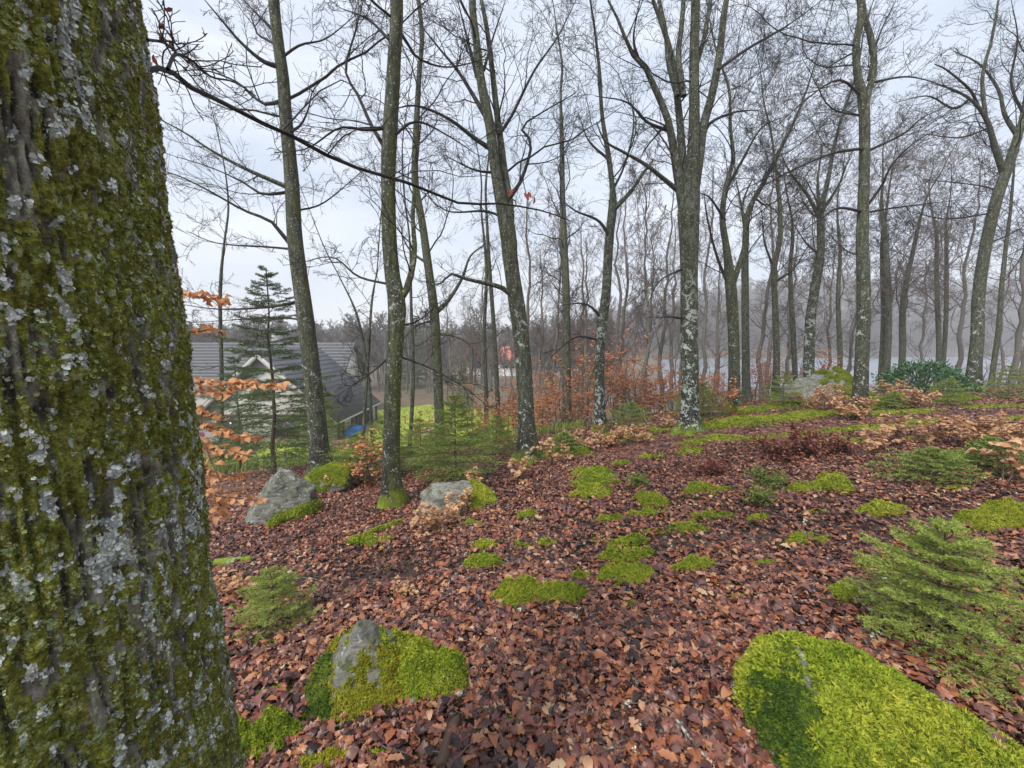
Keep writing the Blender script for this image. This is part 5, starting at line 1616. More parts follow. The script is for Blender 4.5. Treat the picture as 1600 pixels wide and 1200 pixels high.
for k, s in enumerate((
    ((535, 1128), (568, 1108), 0.006, 'curved yellowish stick leaning from the soil to the pointed rock', 1, 'pale'),
    ((560, 1104), (638, 1100), 0.005, 'pale yellow stick lying along the front of the pointed rock', 0, 'pale'),
    ((600, 1132), (640, 1108), 0.004, 'thin brown stick just below the purple oak leaf', 0, None),
    ((563, 1185), (583, 1160), 0.003, 'straw coloured twig standing out of the soil at the bottom', 0, 'pale'),
    ((575, 1110), (568, 1160), 0.0025, 'thin upright brown twig before the pointed rock', 0, None),
    ((708, 1012), (730, 995), 0.006, 'grey lichened stick end beside the orange leaf by the moss skirt', 1, None),
    ((800, 1095), (822, 1052), 0.004, 'thin grey twig in the near litter, forked at its tip', 2, None),
    ((950, 1048), (1045, 1020), 0.005, 'grey green lichened twig lying left of the big mossy boulder', 2, None),
    ((930, 1195), (995, 1155), 0.006, 'lichen covered twig at the bottom edge, slanting up', 2, None),
    ((1048, 1130), (1105, 1200), 0.009, 'thicker brown branch slanting down to the bottom edge', 2, None),
    ((780, 1042), (735, 1055), 0.005, 'short grey stick near the moss skirt of the pointed rock', 1, None),
    ((745, 905), (765, 900), 0.006, 'bleached stick with a fork near the oval moss cushions', 1, None),
    ((790, 873), (794, 885), 0.006, 'short white stick standing by the oval moss cushions', 0, None),
    ((430, 908), (505, 912), 0.008, 'dark stick lying behind the small bright spruce', 1, None),
    ((1205, 745), (1290, 765), 0.008, 'grey stick on the litter by the bright double patch', 2, None),
    ((1305, 706), (1335, 722), 0.012, 'pale lichened stick below the low brown bush', 1, None),
    ((1345, 712), (1370, 722), 0.010, 'grey stick beside the pale lichened one', 1, None),
    ((1330, 800), (1380, 790), 0.007, 'twiggy grey branch behind the spreading spruce', 3, None),
    ((1040, 775), (1095, 772), 0.008, 'dark stick in the litter behind the low moss pair', 2, None),
    ((600, 925), (655, 905), 0.005, 'thin reddish stick in the litter right of the dead branch', 1, None),
    ((1275, 640), (1345, 668), 0.014, 'bent bare branch lying on the moss in front of the copper shrub', 1, None),
    ((640, 800), (660, 770), 0.006, 'short twig leaning on the flat topped rock', 2, None),
    ((420, 765), (560, 700), 0.008, 'long dark dead branch leaning over the split boulder', 4, None))):
    pal = s[5] == 'pale'
    stick(s[0], s[1], s[2], s[3], 700 + k, s[4], 'stick' if not pal else 'straw', 0.02)
# ------------------------------------------------------------------ spruces, needle by needle
def needle_twigs(mb, P, spacing, ln, w, rng, flatness=0.75):
    w = w * 1.35
    """needles all along the polylines P (n,K,3): each a slim two sided blade"""
    n, K, _ = P.shape
    seg = np.linalg.norm(np.diff(P, axis=1), axis=2)
    tot = seg.sum(1)
    cnt = np.maximum((tot / spacing).astype(int), 3)
    idx = np.repeat(np.arange(n), cnt)
    t = rng.uniform(0.0, 1.0, len(idx)) * (K - 1)
    i = np.minimum(t.astype(int), K - 2); f = (t - i)[:, None]
    p = P[idx, i] * (1 - f) + P[idx, i + 1] * f
    d = norm(P[idx, i + 1] - P[idx, i])
    rv = rng.normal(size=(len(idx), 3)); rv[:, 2] *= (1 - flatness * 0.6); rv[:, 2] += 0.25
    perp = norm(rv - d * (rv * d).sum(1, keepdims=True))
    nd_ = norm(d * 0.75 + perp)
    L_ = ln * rng.uniform(0.7, 1.15, len(idx))[:, None]
    s = norm(np.cross(nd_, rng.normal(size=nd_.shape))) * w
    a, b_, c = p - s, p + s, p + nd_ * L_
    V = np.stack([a, b_, c], 1).reshape(-1, 3)
    F = np.arange(len(V)).reshape(-1, 3)
    mb.add(V, F)

def spruce(name, base, H, spread, label, seed, mat='needle', whorls=9, first=0.12, per=6, ln=0.014, nw=0.0016, spacing=0.0016, droop=0.0, sub=11, group=None, sparse=1.0, subsub=4, rise=0.25, cat='spruce', sx=1.0, lowdead=0.0):
    rng = np.random.default_rng(seed)
    K = 14
    t = np.linspace(0, 1, K)
    wob = np.cumsum(rng.normal(size=(K, 2)) * 0.006, axis=0) * H
    TP = np.stack([wob[:, 0], wob[:, 1], -0.08 + (H + 0.08) * t], -1)[None]
    r0 = max(0.006, H * 0.011)
    TR = (r0 * (1 - 0.85 * t) + 0.0015)[None]
    root = empty(name, base, label, cat, group)
    mb = MB(); a, f = tubes(TP, TR, 8); mb.add(a, f)
    mb.build('trunk', [M['sprout_stem']], root)
    B, BR = [], []
    for wi in range(whorls):
        h = first + (0.97 - first) * (wi / (whorls - 1)) ** 0.9 if whorls > 1 else 0.5
        L0 = spread * (1 - h) ** 0.75 * (1.0 if h > first + 0.05 else 0.9) + 0.03 * H
        for k in range(per):
            a = 2 * np.pi * (k + rng.uniform(-0.3, 0.3)) / per + wi * 0.6
            L_ = L0 * rng.uniform(0.7, 1.1) * sparse
            hh = h * H + rng.uniform(-0.02, 0.02) * H
            x = np.interp(hh / H, t, TP[0, :, 0]); y = np.interp(hh / H, t, TP[0, :, 1])
            s = np.linspace(0, 1, 9)
            zz = hh + L_ * ((rise * (0.3 + h)) * s - droop * (1 - h) * s ** 2 + 0.08 * s ** 3)
            wv = rng.normal(0, 0.02, 2) * L_
            B.append(np.stack([x + np.cos(a) * L_ * s * sx + wv[0] * np.sin(s * 5), y + np.sin(a) * L_ * s + wv[1] * np.sin(s * 4), zz], -1))
            BR.append((0.0022 + 0.004 * L_) * np.linspace(1, 0.35, 9))
    B, BR = np.array(B), np.array(BR)
    # side twigs: flat sprays, opposite
    def sprays(P, n, lf, ang0):
        m_, K_, _ = P.shape
        out = []
        T = norm(P[:, -1] - P[:, 0])
        side = norm(np.cross(T, np.array([0, 0, 1.0])))
        LL = np.linalg.norm(P[:, -1] - P[:, 0], axis=1)
        for k in range(n):
            u = 0.12 + 0.85 * (k + 0.5) / n
            x = u * (K_ - 1); i = min(int(x), K_ - 2); f = x - i
            p = P[:, i] * (1 - f) + P[:, i + 1] * f
            tan = norm(P[:, i + 1] - P[:, i])
            sg = 1 if k % 2 else -1
            ang = np.radians(ang0 + rng.uniform(-9, 9, m_))[:, None]
            d = tan * np.cos(ang) + sg * side * np.sin(ang) + np.stack([0 * LL, 0 * LL, rng.uniform(-0.18, 0.12, m_)], -1)
            l = (LL * lf * (1.05 - 0.75 * u) * rng.uniform(0.7, 1.15, m_))[:, None]
            s = np.linspace(0, 1, 5)[None, :, None]
            q = p[:, None] + d[:, None] * l[:, None] * s
            q[..., 2] -= (0.10 * l * s[..., 0] ** 2)
            out.append(q)
        return np.concatenate(out)
    T2 = sprays(B, sub, 0.55, 52)
    T3 = sprays(T2, subsub, 0.5, 48) if subsub else None
    wood = MB()
    a, f = tubes(B, BR, 5); wood.add(a, f)
    T2c = T2[:, ::2]; a, f = tubes(T2c, np.full(T2c.shape[:2], 0.0009 + 0.0004 * H), 3); wood.add(a, f)
    if T3 is not None and nw < 0.002:
        T3c = T3[:, ::4]; a, f = tubes(T3c, np.full(T3c.shape[:2], 0.0007), 3); wood.add(a, f)
    wood.build('branches', [M['sprout_stem']], root)['label'] = 'bare wood of the whorled branches'
    nb = MB()
    needle_twigs(nb, T2, spacing, ln, nw, rng)
    if T3 is not None: needle_twigs(nb, T3, spacing, ln, nw, rng)
    needle_twigs(nb, B[:, 3:], spacing, ln, nw, rng)
    needle_twigs(nb, TP[:, -4:], spacing, ln, nw, rng)
    fo = nb.build('foliage', [M[mat]], root, smooth_shade=False)
    return root

g = ground_at(428, 985)
spruce('spruce_sapling', g, 0.44, 0.34, 'small bright green spruce sapling beside the dead branch, near the big trunk', 31, 'needle', 6, 0.16, 6, 0.017, 0.0011, 0.0016, 0.12, 9, subsub=3)
g = ground_at(1462, 1005)
spruce('spruce_sapling', g, 0.62, 0.54, 'wide spreading young spruce behind the big mossy boulder', 37, 'needle', 8, 0.08, 6, 0.018, 0.0014, 0.0020, 0.16, 11, subsub=3, rise=0.38)
g = ground_at(715, 752)
spruce('spruce_sapling', g, 1.35, 0.95, 'bushy young spruce with a dark bare stem, in front of the lawn', 41, 'needle_mid', 10, 0.12, 7, 0.026, 0.0024, 0.0052, 0.15, 11, subsub=3)
g = ground_at(650, 745)
spruce('spruce_sapling', g + np.array([0, 0.5, -0.1]), 1.0, 0.85, 'low bushy spruce squeezed between the slim dark beech and the bushy one', 43, 'needle_mid', 8, 0.06, 7, 0.026, 0.0024, 0.0055, 0.12, 10, subsub=3)
g = ground_at(775, 722)
spruce('spruce_sapling', g + np.array([0, 0.6, -0.1]), 0.85, 0.75, 'low spruce tucked against the speckled beech', 47, 'needle_mid', 7, 0.06, 7, 0.026, 0.0026, 0.006, 0.12, 10, subsub=3)
p = at(430, 745, 8.6)
spruce('spruce_tree', (p[0], p[1], hz(p[0], p[1])), 4.3, 1.6, 'tall thin spruce with sparse tiers, in front of the house', 53, 'needle_dark', 15, 0.12, 5, 0.05, 0.0044, 0.0098, 0.30, 11, subsub=3, sparse=0.95)
p = at(372, 700, 10.5)
spruce('spruce_tree', (p[0], p[1], hz(p[0], p[1])), 3.0, 1.3, 'shorter dark spruce left of the tall thin one', 59, 'needle_dark', 11, 0.08, 6, 0.045, 0.0048, 0.014, 0.2, 11, subsub=3)
p = at(500, 720, 10.5)
spruce('spruce_tree', (p[0], p[1], hz(p[0], p[1])), 2.3, 1.2, 'low dark spruce behind the leaning beech', 61, 'needle_mid', 10, 0.08, 6, 0.045, 0.0048, 0.014, 0.2, 11, subsub=3)
for k, (px, py, H_, sp_, lab) in enumerate((
        (882, 712, 0.42, 0.5, 'tiny spruce right of the speckled beech foot'),
        (1452, 752, 0.36, 0.60, 'low flat spruce under the fallen branch'),
        (1545, 735, 0.36, 0.45, 'small spruce at the edge of the litter right of the fallen branch'),
        (1100, 655, 0.9, 0.8, 'little spruce behind the many stemmed beech'),
        (1222, 640, 1.0, 0.8, 'little spruce left of the mossy slab'),
        (1075, 650, 0.8, 0.8, 'dark little spruce left of the many stemmed beech, at the thicket edge'),
        (985, 668, 0.6, 0.8, 'low spruce at the thicket edge beside the dogleg beech'),
        (1480, 632, 0.6, 0.6, 'small spruce in front of the round evergreen bush'),
        (1575, 622, 0.8, 0.7, 'small spruce right of the crooked beech'),
        (1395, 640, 0.4, 0.6, 'tiny spruce among the copper leaves at the crest'),
        (600, 745, 1.0, 0.9, 'small spruce half hidden by the slim dark beech'),
        (560, 748, 0.8, 0.8, 'small spruce between the leaning beech and the slim dark one'))):
    g = ground_at(px, py)
    spruce('spruce_sapling', g, H_, sp_, lab, 300 + k, 'needle_mid', 7, 0.08, 6, 0.03, 0.0040, 0.0130, 0.12, 9, subsub=3)
# taller greenish conifers in the wood behind the lawn
rng = np.random.default_rng(901)
proto = spruce('spruce_tree', (0, 0, 0), 9.0, 2.3, 'dusky green spruce standing in the wood beyond the rust leaved thicket', 67, 'needle_dark', 22, 0.10, 6, 0.13, 0.014, 0.05, 0.3, 12, subsub=3, group='spruces in the wood beyond the crest')
for k, (px, Yd, sc) in enumerate(((640, 58, 0.95), (652, 62, 1.15), (905, 30, 0.45), (930, 42, 0.6), (725, 40, 0.55), (860, 48, 0.5), (700, 66, 0.8), (975, 36, 0.4), (320, 60, 1.0), (300, 70, 1.1), (352, 66, 0.9), (610, 72, 0.9))):
    o = proto if k == 0 else copy_tree(proto)
    x_ = (px - 800) / FPX * Yd
    o['label'] = 'dusky green spruce in the wood, ' + ('far behind the house' if px < 400 else 'far beyond the lawn, by the slim dark beech' if px < 680 else 'behind the lawn near the far red roofs' if px < 800 else 'behind the speckled beech' if px < 880 else 'low behind the rust leaved thicket')
    o.location = (x_, Yd, hz(x_, Yd)); o.scale = (sc, sc, sc); o.rotation_euler = (0, 0, rng.uniform(0, 6))

# ------------------------------------------------------------------ beech saplings that keep their dead leaves
def leaf_small(seed, n=4):
    return leaf_shape(1.0, 0.56, n, 0.25, 0.5, 0.0, seed)

def shrub_meshes(H, spread, nst, seed, mat, lsize, n2=9, n3=4, leaves_per=5, flat=0.6):
    rng = np.random.default_rng(seed)
    K = 10
    P = np.empty((nst, K, 3)); R = np.empty((nst, K))
    for k in range(nst):
        a = rng.uniform(0, 6.28); h = H * rng.uniform(0.65, 1.0); t = np.linspace(0, 1, K)
        lean = spread * rng.uniform(0.1, 0.75)
        w = np.cumsum(rng.normal(size=(K, 2)) * 0.02, axis=0) * H
        P[k] = np.stack([math.cos(a) * lean * t ** 1.3 + w[:, 0], math.sin(a) * lean * t ** 1.3 + w[:, 1], -0.05 + h * t], -1)
        R[k] = (0.006 + 0.005 * H) * (1 - 0.85 * t)
    c2, r2 = grow(P, R, n2, rng, (0.12, 1.0), (0.3, 0.6), (40, 80), (0.4, 0.6), 6, 0.2, 0.05, 0.002, flat=0.4)
    c3, r3 = grow(c2, r2, n3, rng, (0.2, 1.0), (0.3, 0.6), (30, 60), (0.5, 0.7), 4, 0.2, 0.02, 0.0015, flat=0.6)
    sb = MB()
    for a_, b_, s_ in ((P, R, 6), (c2, r2, 4), (c3, r3, 3)):
        v_, f_ = tubes(a_, b_, s_); sb.add(v_, f_)
    lb = MB()
    for src, per in ((c3, leaves_per), (c2, leaves_per)):
        m_, K_, _ = src.shape
        idx = np.repeat(np.arange(m_), per)
        u = rng.uniform(0.2, 1.0, len(idx)) * (K_ - 1)
        i = np.minimum(u.astype(int), K_ - 2); f = (u - i)[:, None]
        p = src[idx, i] * (1 - f) + src[idx, i + 1] * f
        d = norm(src[idx, i + 1] - src[idx, i]) + rng.normal(size=(len(idx), 3)) * 0.6
        d[:, 2] = d[:, 2] * (1 - flat) - 0.15
        kinds = rng.integers(0, 3, len(idx))
        for kk in range(3):
            q = kinds == kk
            if not q.any(): continue
            V, F = leaf_small(seed + kk, 4)
            stamp(lb, V, F, p[q], frame_from(norm(d[q]), rng.normal(0, 0.6, q.sum())), lsize * rng.uniform(0.7, 1.2, q.sum()))
    return sb.mesh('shrub_stems', [M['sprout_stem']]), lb.mesh('shrub_leaves', [M[mat]], smooth_shade=True)

def shrub(base, meshes, label, sc=1.0, rz=0.0, group=None, name='beech_sapling', cat='sapling'):
    root = empty(name, base, label, cat, group)
    root.rotation_euler = (0, 0, rz); root.scale = (sc, sc, sc)
    link('stem', meshes[0], root)
    link('foliage', meshes[1], root)
    return root
HEDGE = [shrub_meshes(2.3, 1.0, 4, 1001, 'rust_leaf', 0.08, 10, 4, 4), shrub_meshes(3.0, 0.8, 2, 1002, 'rust_leaf', 0.08, 14, 4, 4), shrub_meshes(1.6, 1.1, 5, 1003, 'rust_leaf', 0.08, 8, 4, 4)]
rng = np.random.default_rng(640)
HG = 'rust leaved beech saplings of the thicket below the crest'
hedge_spots = [(655, 20, 1.3), (672, 21, 1.4), (690, 16, .9), (735, 15, 1.0), (752, 14, 1.15), (770, 13.5, 1.1), (788, 14.5, 1.2), (806, 13, .9), (842, 12.5, .9), (850, 14, 1.2), (866, 13.2, 1.1), (882, 15, 1.2), (905, 13, .9), (918, 14, 1.25),
               (930, 12.6, .9), (945, 14.5, 1.3), (960, 13, .95), (975, 15, 1.1), (990, 13.2, 1.0), (1005, 15, 1.15), (1018, 13.2, 1.0), (1030, 14.5, 1.25), (1042, 13, .9), (1055, 15, 1.15), (1100, 14, .95), (1118, 16, 1.1), (1180, 16, 1.0), (820, 17, 1.3), (700, 22, 1.1), (895, 17.5, 1.4), (1068, 17.5, 1.2), (1290, 17, 1.0), (1205, 18, 1.1), (1240, 18, 1.)]
for px, Yd, sc in hedge_spots:
    x_ = (px - 800) / FPX * Yd
    shrub((x_, Yd, hz(x_, Yd)), HEDGE[int(rng.integers(0, 3))], ('rust leaved young beech ' + ('in the first row of the thicket' if Yd < 13.6 else 'in the middle of the thicket' if Yd < 16.5 else 'at the back of the thicket') + (' near the lawn' if px < 745 else ' by the speckled beech' if px < 850 else ' left of the dogleg beech' if px < 938 else ' right of the dogleg beech' if px < 1070 else ' beyond the many stemmed beech')), sc * rng.uniform(0.65, 1.05), rng.uniform(0, 6), HG)
# nearly bare brush on the bank above the lake
BRUSH = [shrub_meshes(2.6, 1.0, 6, 1005, 'rust_leaf', 0.07, 10, 5, 1), shrub_meshes(3.4, 0.8, 4, 1006, 'rust_leaf', 0.07, 12, 5, 1)]
for k, (px, Yd, sc) in enumerate(((1088, 24, 1.2), (1112, 20, 1.0), (1135, 27, 1.3), (1160, 22, 1.1), (1180, 26, 1.2), (1200, 21, 1.0), (1222, 25, 1.2), (1246, 20, 1.0), (1268, 24, 1.1), (1290, 28, 1.2), (1316, 22, .7), (1370, 25, .7), (1425, 26, .8), (1490, 24, 1.0), (1510, 28, 1.2), (1540, 22, 1.0), (1566, 25, 1.2), (1590, 20, 1.0))):
    x_ = (px - 800) / FPX * Yd
    shrub((x_, Yd, hz(x_, Yd)), BRUSH[k % 2], 'nearly bare brushwood bush above the lake, ' + ('between the many stemmed beech and mossy slab' if px < 1300 else 'behind the straight grey beech' if px < 1480 else 'behind the crooked beech'), sc, rng.uniform(0, 6), 'brushwood on the bank above the lake', name='brushwood_bush', cat='bush')
# copper shrub round the straight grey beech and its neighbours
CS = [shrub_meshes(0.95, 0.9, 6, 1011, 'pale_leaf', 0.075, 9, 4, 5, 0.8), shrub_meshes(0.5, 0.7, 5, 1012, 'pale_leaf', 0.075, 7, 3, 5, 0.8), shrub_meshes(1.3, 0.7, 3, 1013, 'beech_leaf', 0.08, 9, 4, 4, 0.75), shrub_meshes(0.35, 0.35, 3, 1014, 'pale_leaf', 0.07, 5, 2, 4, 0.7)]
for px, py, k, sc, lab, dy in (
        (1338, 652, 1, 1.0, 'copper leaved shrub right at the foot of the straight grey beech', -0.25),
        (1290, 645, 0, 0.75, 'copper leaved shrub in front of the mossy slab', 0),
        (1255, 640, 1, 0.9, 'low copper shrub at the low end of the mossy slab', 0.3),
        (1390, 635, 0, 0.7, 'copper leaved shrub between the straight grey beech and the round bush', 0.5),
        (1425, 640, 1, 1.0, 'low copper shrub in front of the round bush', 0),
        (1262, 610, 2, 0.9, 'thin sapling with orange leaves beside the lichen spotted beech', 0),
        (1130, 655, 2, 0.8, 'orange leaved sapling beside the low forking mossy beech', 0.5),
        (1055, 672, 1, 0.8, 'pale leaved sprout behind the many stemmed beech', 0.2),
        (955, 700, 1, 0.9, 'pale leaved sprout in front of the dogleg beech', 0),
        (905, 705, 1, 0.85, 'pale leaved sprout right of the tiny spruce', 0),
        (1000, 690, 1, 0.7, 'small pale sprout between dogleg and many stemmed beeches', 0),
        (858, 730, 3, 1.2, 'pale leaved sprout against the speckled beech foot', 0),
        (828, 752, 3, 1.0, 'little pale sprout in front of the speckled beech', 0),
        (755, 765, 3, 0.9, 'little pale sprout behind the flat topped rock', 0),
        (1535, 700, 1, 0.9, 'pale leaved shrub at the litter edge beyond the fallen branch', 0),
        (1585, 720, 0, 0.6, 'pale leaved shrub at the right edge', 0),
        (1570, 758, 3, 1.3, 'pale leaved sprout below the right edge shrub', 0),
        (1390, 715, 3, 1.1, 'pale leaved sprout in the brown litter', 0),
        (1420, 705, 3, 1.2, 'wider pale sprout behind the one in the brown litter', 0.3),
        (1480, 700, 3, 1.1, 'pale sprout behind the fallen branch', 0.2),
        (580, 745, 2, 0.75, 'orange leaved sapling between the leaning beech and the slim dark beech', -0.6),
        (545, 755, 1, 0.8, 'orange leaved sprout at the foot of the leaning beech', -0.3),
        (830, 700, 2, 0.9, 'orange sapling behind the speckled beech', 1.5),
        (648, 720, 2, 0.9, 'orange leaved sapling behind the low bushy spruce', 2.5)):
    g = ground_at(px, py)
    g = np.array([g[0] * (g[1] + dy) / g[1], g[1] + dy, 0]); g[2] = hz(g[0], g[1])
    shrub(g, CS[k], lab, sc, rng.uniform(0, 6))

# near sapling behind the big trunk: its leaves are large enough to be leaves of their own
def near_sapling():
    rng = np.random.default_rng(321)
    x0 = (300 - 800) / FPX * 2.45
    base = np.array([x0, 2.45, hz(x0, 2.45)])
    root = empty('beech_sapling', base, 'young beech with bright copper leaves peeping out from behind the big trunk', 'sapling')
    stem = [[*base, 0.011], [*(at(296, 760, 2.45)), 0.010], [*(at(290, 640, 2.42)), 0.008], [*(at(284, 520, 2.4)), 0.006], [*(at(272, 420, 2.4)), 0.004]]
    stem[0][2] -= 0.1
    q = spline(stem, 24)
    mb = MB()
    a, f = tubes(q[None, :, :3], q[None, :, 3], 8); mb.add(a, f)
    mb.build('stem', [M['sprout_stem']], root, base)
    sprays = [([(290, 655), (330, 668), (365, 680), (392, 686)], 17, 0.0), ([(292, 700), (330, 700), (362, 706), (385, 712)], 15, -0.1), ([(293, 725), (325, 735), (352, 745), (378, 742)], 14, 0.1), ([(294, 745), (322, 762), (345, 790), (352, 805)], 12, 0.05),
              ([(294, 750), (330, 772), (370, 778), (402, 782)], 12, -0.15), ([(292, 680), (315, 690), (330, 720), (345, 755)], 14, -0.2), ([(288, 590), (320, 598), (360, 598), (385, 596)], 22, 0.1), ([(330, 596), (370, 603), (410, 602), (440, 603)], 18, 0.0), ([(289, 605), (310, 612), (340, 615), (360, 618)], 10, -0.1),
              ([(276, 458), (300, 462), (325, 466), (352, 472)], 22, 0.0), ([(282, 512), (305, 518), (325, 516), (345, 520)], 9, 0.1), ([(291, 640), (305, 640), (322, 648), (340, 652)], 10, 0.05), ([(296, 790), (315, 800), (330, 803), (340, 806)], 7, -0.05)]
    br, brr, pos, dirs, sz = [], [], [], [], []
    for pl, n, dy in sprays:
        p, r = limb_path(pl, 2.42, 2.42 + dy, 5, 2, 12)
        br.append(p); brr.append(r)
        n = int(n * 1.7); u = np.linspace(0.10, 1.0, n) * 11
        i = np.minimum(u.astype(int), 10); f = (u - i)[:, None]
        pp = p[i] * (1 - f) + p[i + 1] * f
        t = norm(p[i + 1] - p[i])
        sd_ = np.where(np.arange(n) % 2 == 0, 1, -1)[:, None]
        sidev = norm(np.cross(t, np.array([0, 0, 1.0])))
        dd = norm(t + sd_ * sidev * 1.1 + rng.normal(size=(n, 3)) * 0.35 + np.array([0, 0, -0.25]))
        pos.append(pp + dd * 0.01); dirs.append(dd); sz.append(rng.uniform(0.040, 0.070, n))
    mb = MB(); a, f = tubes(np.array(br), np.array(brr), 5); mb.add(a, f)
    mb.build('branch', [M['sprout_stem']], root, base)
    pos, dirs, sz = np.concatenate(pos), np.concatenate(dirs), np.concatenate(sz)
    mats = frame_from(dirs, rng.normal(0, 0.7, len(pos)))
    protos = []
    for k in range(5):
        V, F = leaf_shape(1.0, 0.6, 6, 0.45, 1.1, 0, 50 + k)
        protos.append(mesh_from('copper_leaf', V, [F], True, [M['beech_leaf']]))
    from mathutils import Matrix
    for k in range(len(pos)):
        o = link('leaf', protos[k % 5], root, pos[k] - base)
        o.rotation_euler = Matrix(mats[k].tolist()).to_euler()
        o.scale = (sz[k],) * 3
    return root
near_sapling()

# single leaves still hanging on the crossing limb of the big tree
red_protos = []
for k in range(3):
    V, F = leaf_shape(1.0, 0.6, 6, 0.3, 0.4, 0, 80 + k)
    red_protos.append(mesh_from('red_leaf', V, [F], True, [M['red_leaf']]))
rng = np.random.default_rng(66)
for px, py, Yd, s_ in ((268, 13, 0.95, 0.016), (255, 37, 0.95, 0.016), (266, 47, 0.95, 0.02), (257, 58, 0.95, 0.02), (265, 62, 0.95, 0.018), (240, 85, 0.9, 0.02), (236, 97, 0.9, 0.025), (316, 50, 1.1, 0.012),
                       (800, 295, 2.7, 0.05), (818, 302, 2.75, 0.055), (833, 306, 2.8, 0.055), (825, 300, 2.8, 0.04), (860, 330, 2.9, 0.04), (276, 430, 1.2, 0.02)):
    p = at(px, py, Yd)
    o = link('leaf', red_protos[int(rng.integers(0, 3))], oak, p - np.array([OAKC[0], OAKC[1], OAKZ]))
    o.rotation_euler = (rng.uniform(-2.2, -1.0), rng.uniform(-0.8, 0.8), rng.uniform(0, 6)); o.scale = (s_,) * 3

# ------------------------------------------------------------------ sprout with pale leaves before the flat rock
for px, py, sc, lab in ((690, 838, 0.9, 'pale leaved sprout in front of the flat topped rock'), (735, 808, 0.9, 'pale leaved sprout leaning on the moss cap of the flat rock'), (655, 830, 0.7, 'small pale sprout by the corner of the flat rock'), (382, 925, 0.7, 'pale sprout between the big trunk and the small bright spruce'), (640, 930, 0.45, 'tiny pale sprout in the litter right of the dead branch')):
    shrub(ground_at(px, py), CS[3], lab, sc, rng.uniform(0, 6))

# ------------------------------------------------------------------ low brown bushes, bilberry, the round evergreen
BB = shrub_meshes(0.34, 0.5, 12, 1021, 'bilberry', 0.035, 8, 4, 5, 0.3)
BG = shrub_meshes(0.26, 0.35, 10, 1022, 'needle_mid', 0.018, 8, 4, 9, 0.2)
for px, py, ms, sc, lab in ((1215, 720, BB, 1.1, 'low dark brown leaved bush, left half of the brown clump'), (1258, 712, BB, 1.2, 'low dark brown leaved bush, right half of the brown clump'), (1110, 745, BB, 0.8, 'small dark brown bush in front of the brown clump'),
                            (1195, 762, BG, 1.0, 'small green bilberry bush in the litter before the brown clump'), (1305, 712, BB, 0.9, 'sprawling brown bush at the edge of the brown clump'), (995, 762, BG, 0.8, 'faint green bilberry tuft behind the tall moss hump'), (1185, 790, BG, 0.8, 'green bilberry tuft below the bilberry bush'), (1130, 800, BG, 0.0, '')):
    if sc: shrub(ground_at(px, py), ms, lab, sc, rng.uniform(0, 6), name='bilberry_bush', cat='bush')

def evergreen():
    rng = np.random.default_rng(91)
    Yd = 13.0
    c = at(1445, 600, Yd); bz = hz(c[0], c[1])
    n = 4200
    d = norm(rng.normal(size=(n, 3))); d[:, 2] = np.abs(d[:, 2])
    lum = 1 + 0.30 * fbm(d * 2.6, 3)
    r = rng.uniform(0.72, 1.0, n) ** 0.6 * lum
    topz = at(1445, 568, Yd)[2] - bz
    p = d * r[:, None] * np.array([1.22, 1.05, topz]) + np.array([0, 0, 0.02])
    lb = MB()
    V, F = leaf_shape(1.0, 0.36, 4, 0.2, 0.3, 0, 5)
    dirs = norm(d + rng.normal(size=(n, 3)) * 0.8 + np.array([0, 0, -0.1]))
    stamp(lb, V, F, p, frame_from(dirs, rng.normal(0, 0.8, n)), rng.uniform(0.08, 0.13, n))
    root = empty('evergreen_bush', (c[0], c[1], bz), 'round dark green evergreen bush on the crest in front of the lake', 'bush')
    link('foliage', lb.mesh('evergreen_foliage', [M['evergreen']]), root)
    P = np.zeros((26, 6, 3)); t = np.linspace(0, 1, 6)
    dd = norm(rng.normal(size=(26, 3))); dd[:, 2] = np.abs(dd[:, 2]) + 0.2
    P = dd[:, None] * t[None, :, None] * np.array([1.05, 0.9, topz * 0.75])
    sb = MB(); a, f = tubes(P, np.full((26, 6), 0.014), 5); sb.add(a, f)
    sb.build('stem', [M['sprout_stem']], root)
evergreen()

# two small leafless garden trees at the crest's end and grass tufts by the lawn
def tuft_field(name, label, n, region, hmin, hmax, mat, seed):
    rng = np.random.default_rng(seed)
    x, y = region(rng, n)
    z = height(x, y)
    mb = MB()
    a = rng.uniform(0, 6.28, n); L_ = rng.uniform(hmin, hmax, n); ti = rng.uniform(0.1, 0.7, n)
    d = np.stack([np.cos(a) * np.sin(ti), np.sin(a) * np.sin(ti), np.cos(ti)], -1) * L_[:, None]
    s = np.stack([-np.sin(a), np.cos(a), 0 * a], -1) * (0.004 + 0.0006 * y)[:, None]
    p = np.stack([x, y, z], -1)
    mid = p + d * 0.55 + np.array([0, 0, 0.1]) * L_[:, None]
    V = np.stack([p - s, p + s, mid + s * 0.7, mid - s * 0.7, p + d], 1).reshape(-1, 3)
    k = np.arange(n)[:, None] * 5
    mb.add(V, k + np.array([[0, 1, 2, 3]]), k + np.array([[3, 2, 4]]))
    o = mb.build(name, [M[mat]], None, smooth_shade=False)
    return tag(o, label, 'grass', kind='stuff')
tuft_field('grass', 'short grass blades covering the lawn', 26000, lambda r, n: ((lambda a, q: (-7.5 + 9.2 * q * np.cos(a), 30 + 12.1 * q * np.sin(a)))(r.uniform(0, 6.28, n), np.sqrt(r.uniform(0, 1, n)))), 0.06, 0.16, 'grass', 5)
tuft_field('rough_grass', 'yellowed rough grass on the bank between the slope and the lawn', 14000, lambda r, n: (lambda y: (r.uniform(-1.05, 0.18, n) * y, y))(r.uniform(9.5, 24, n)), 0.10, 0.32, 'grass', 6)
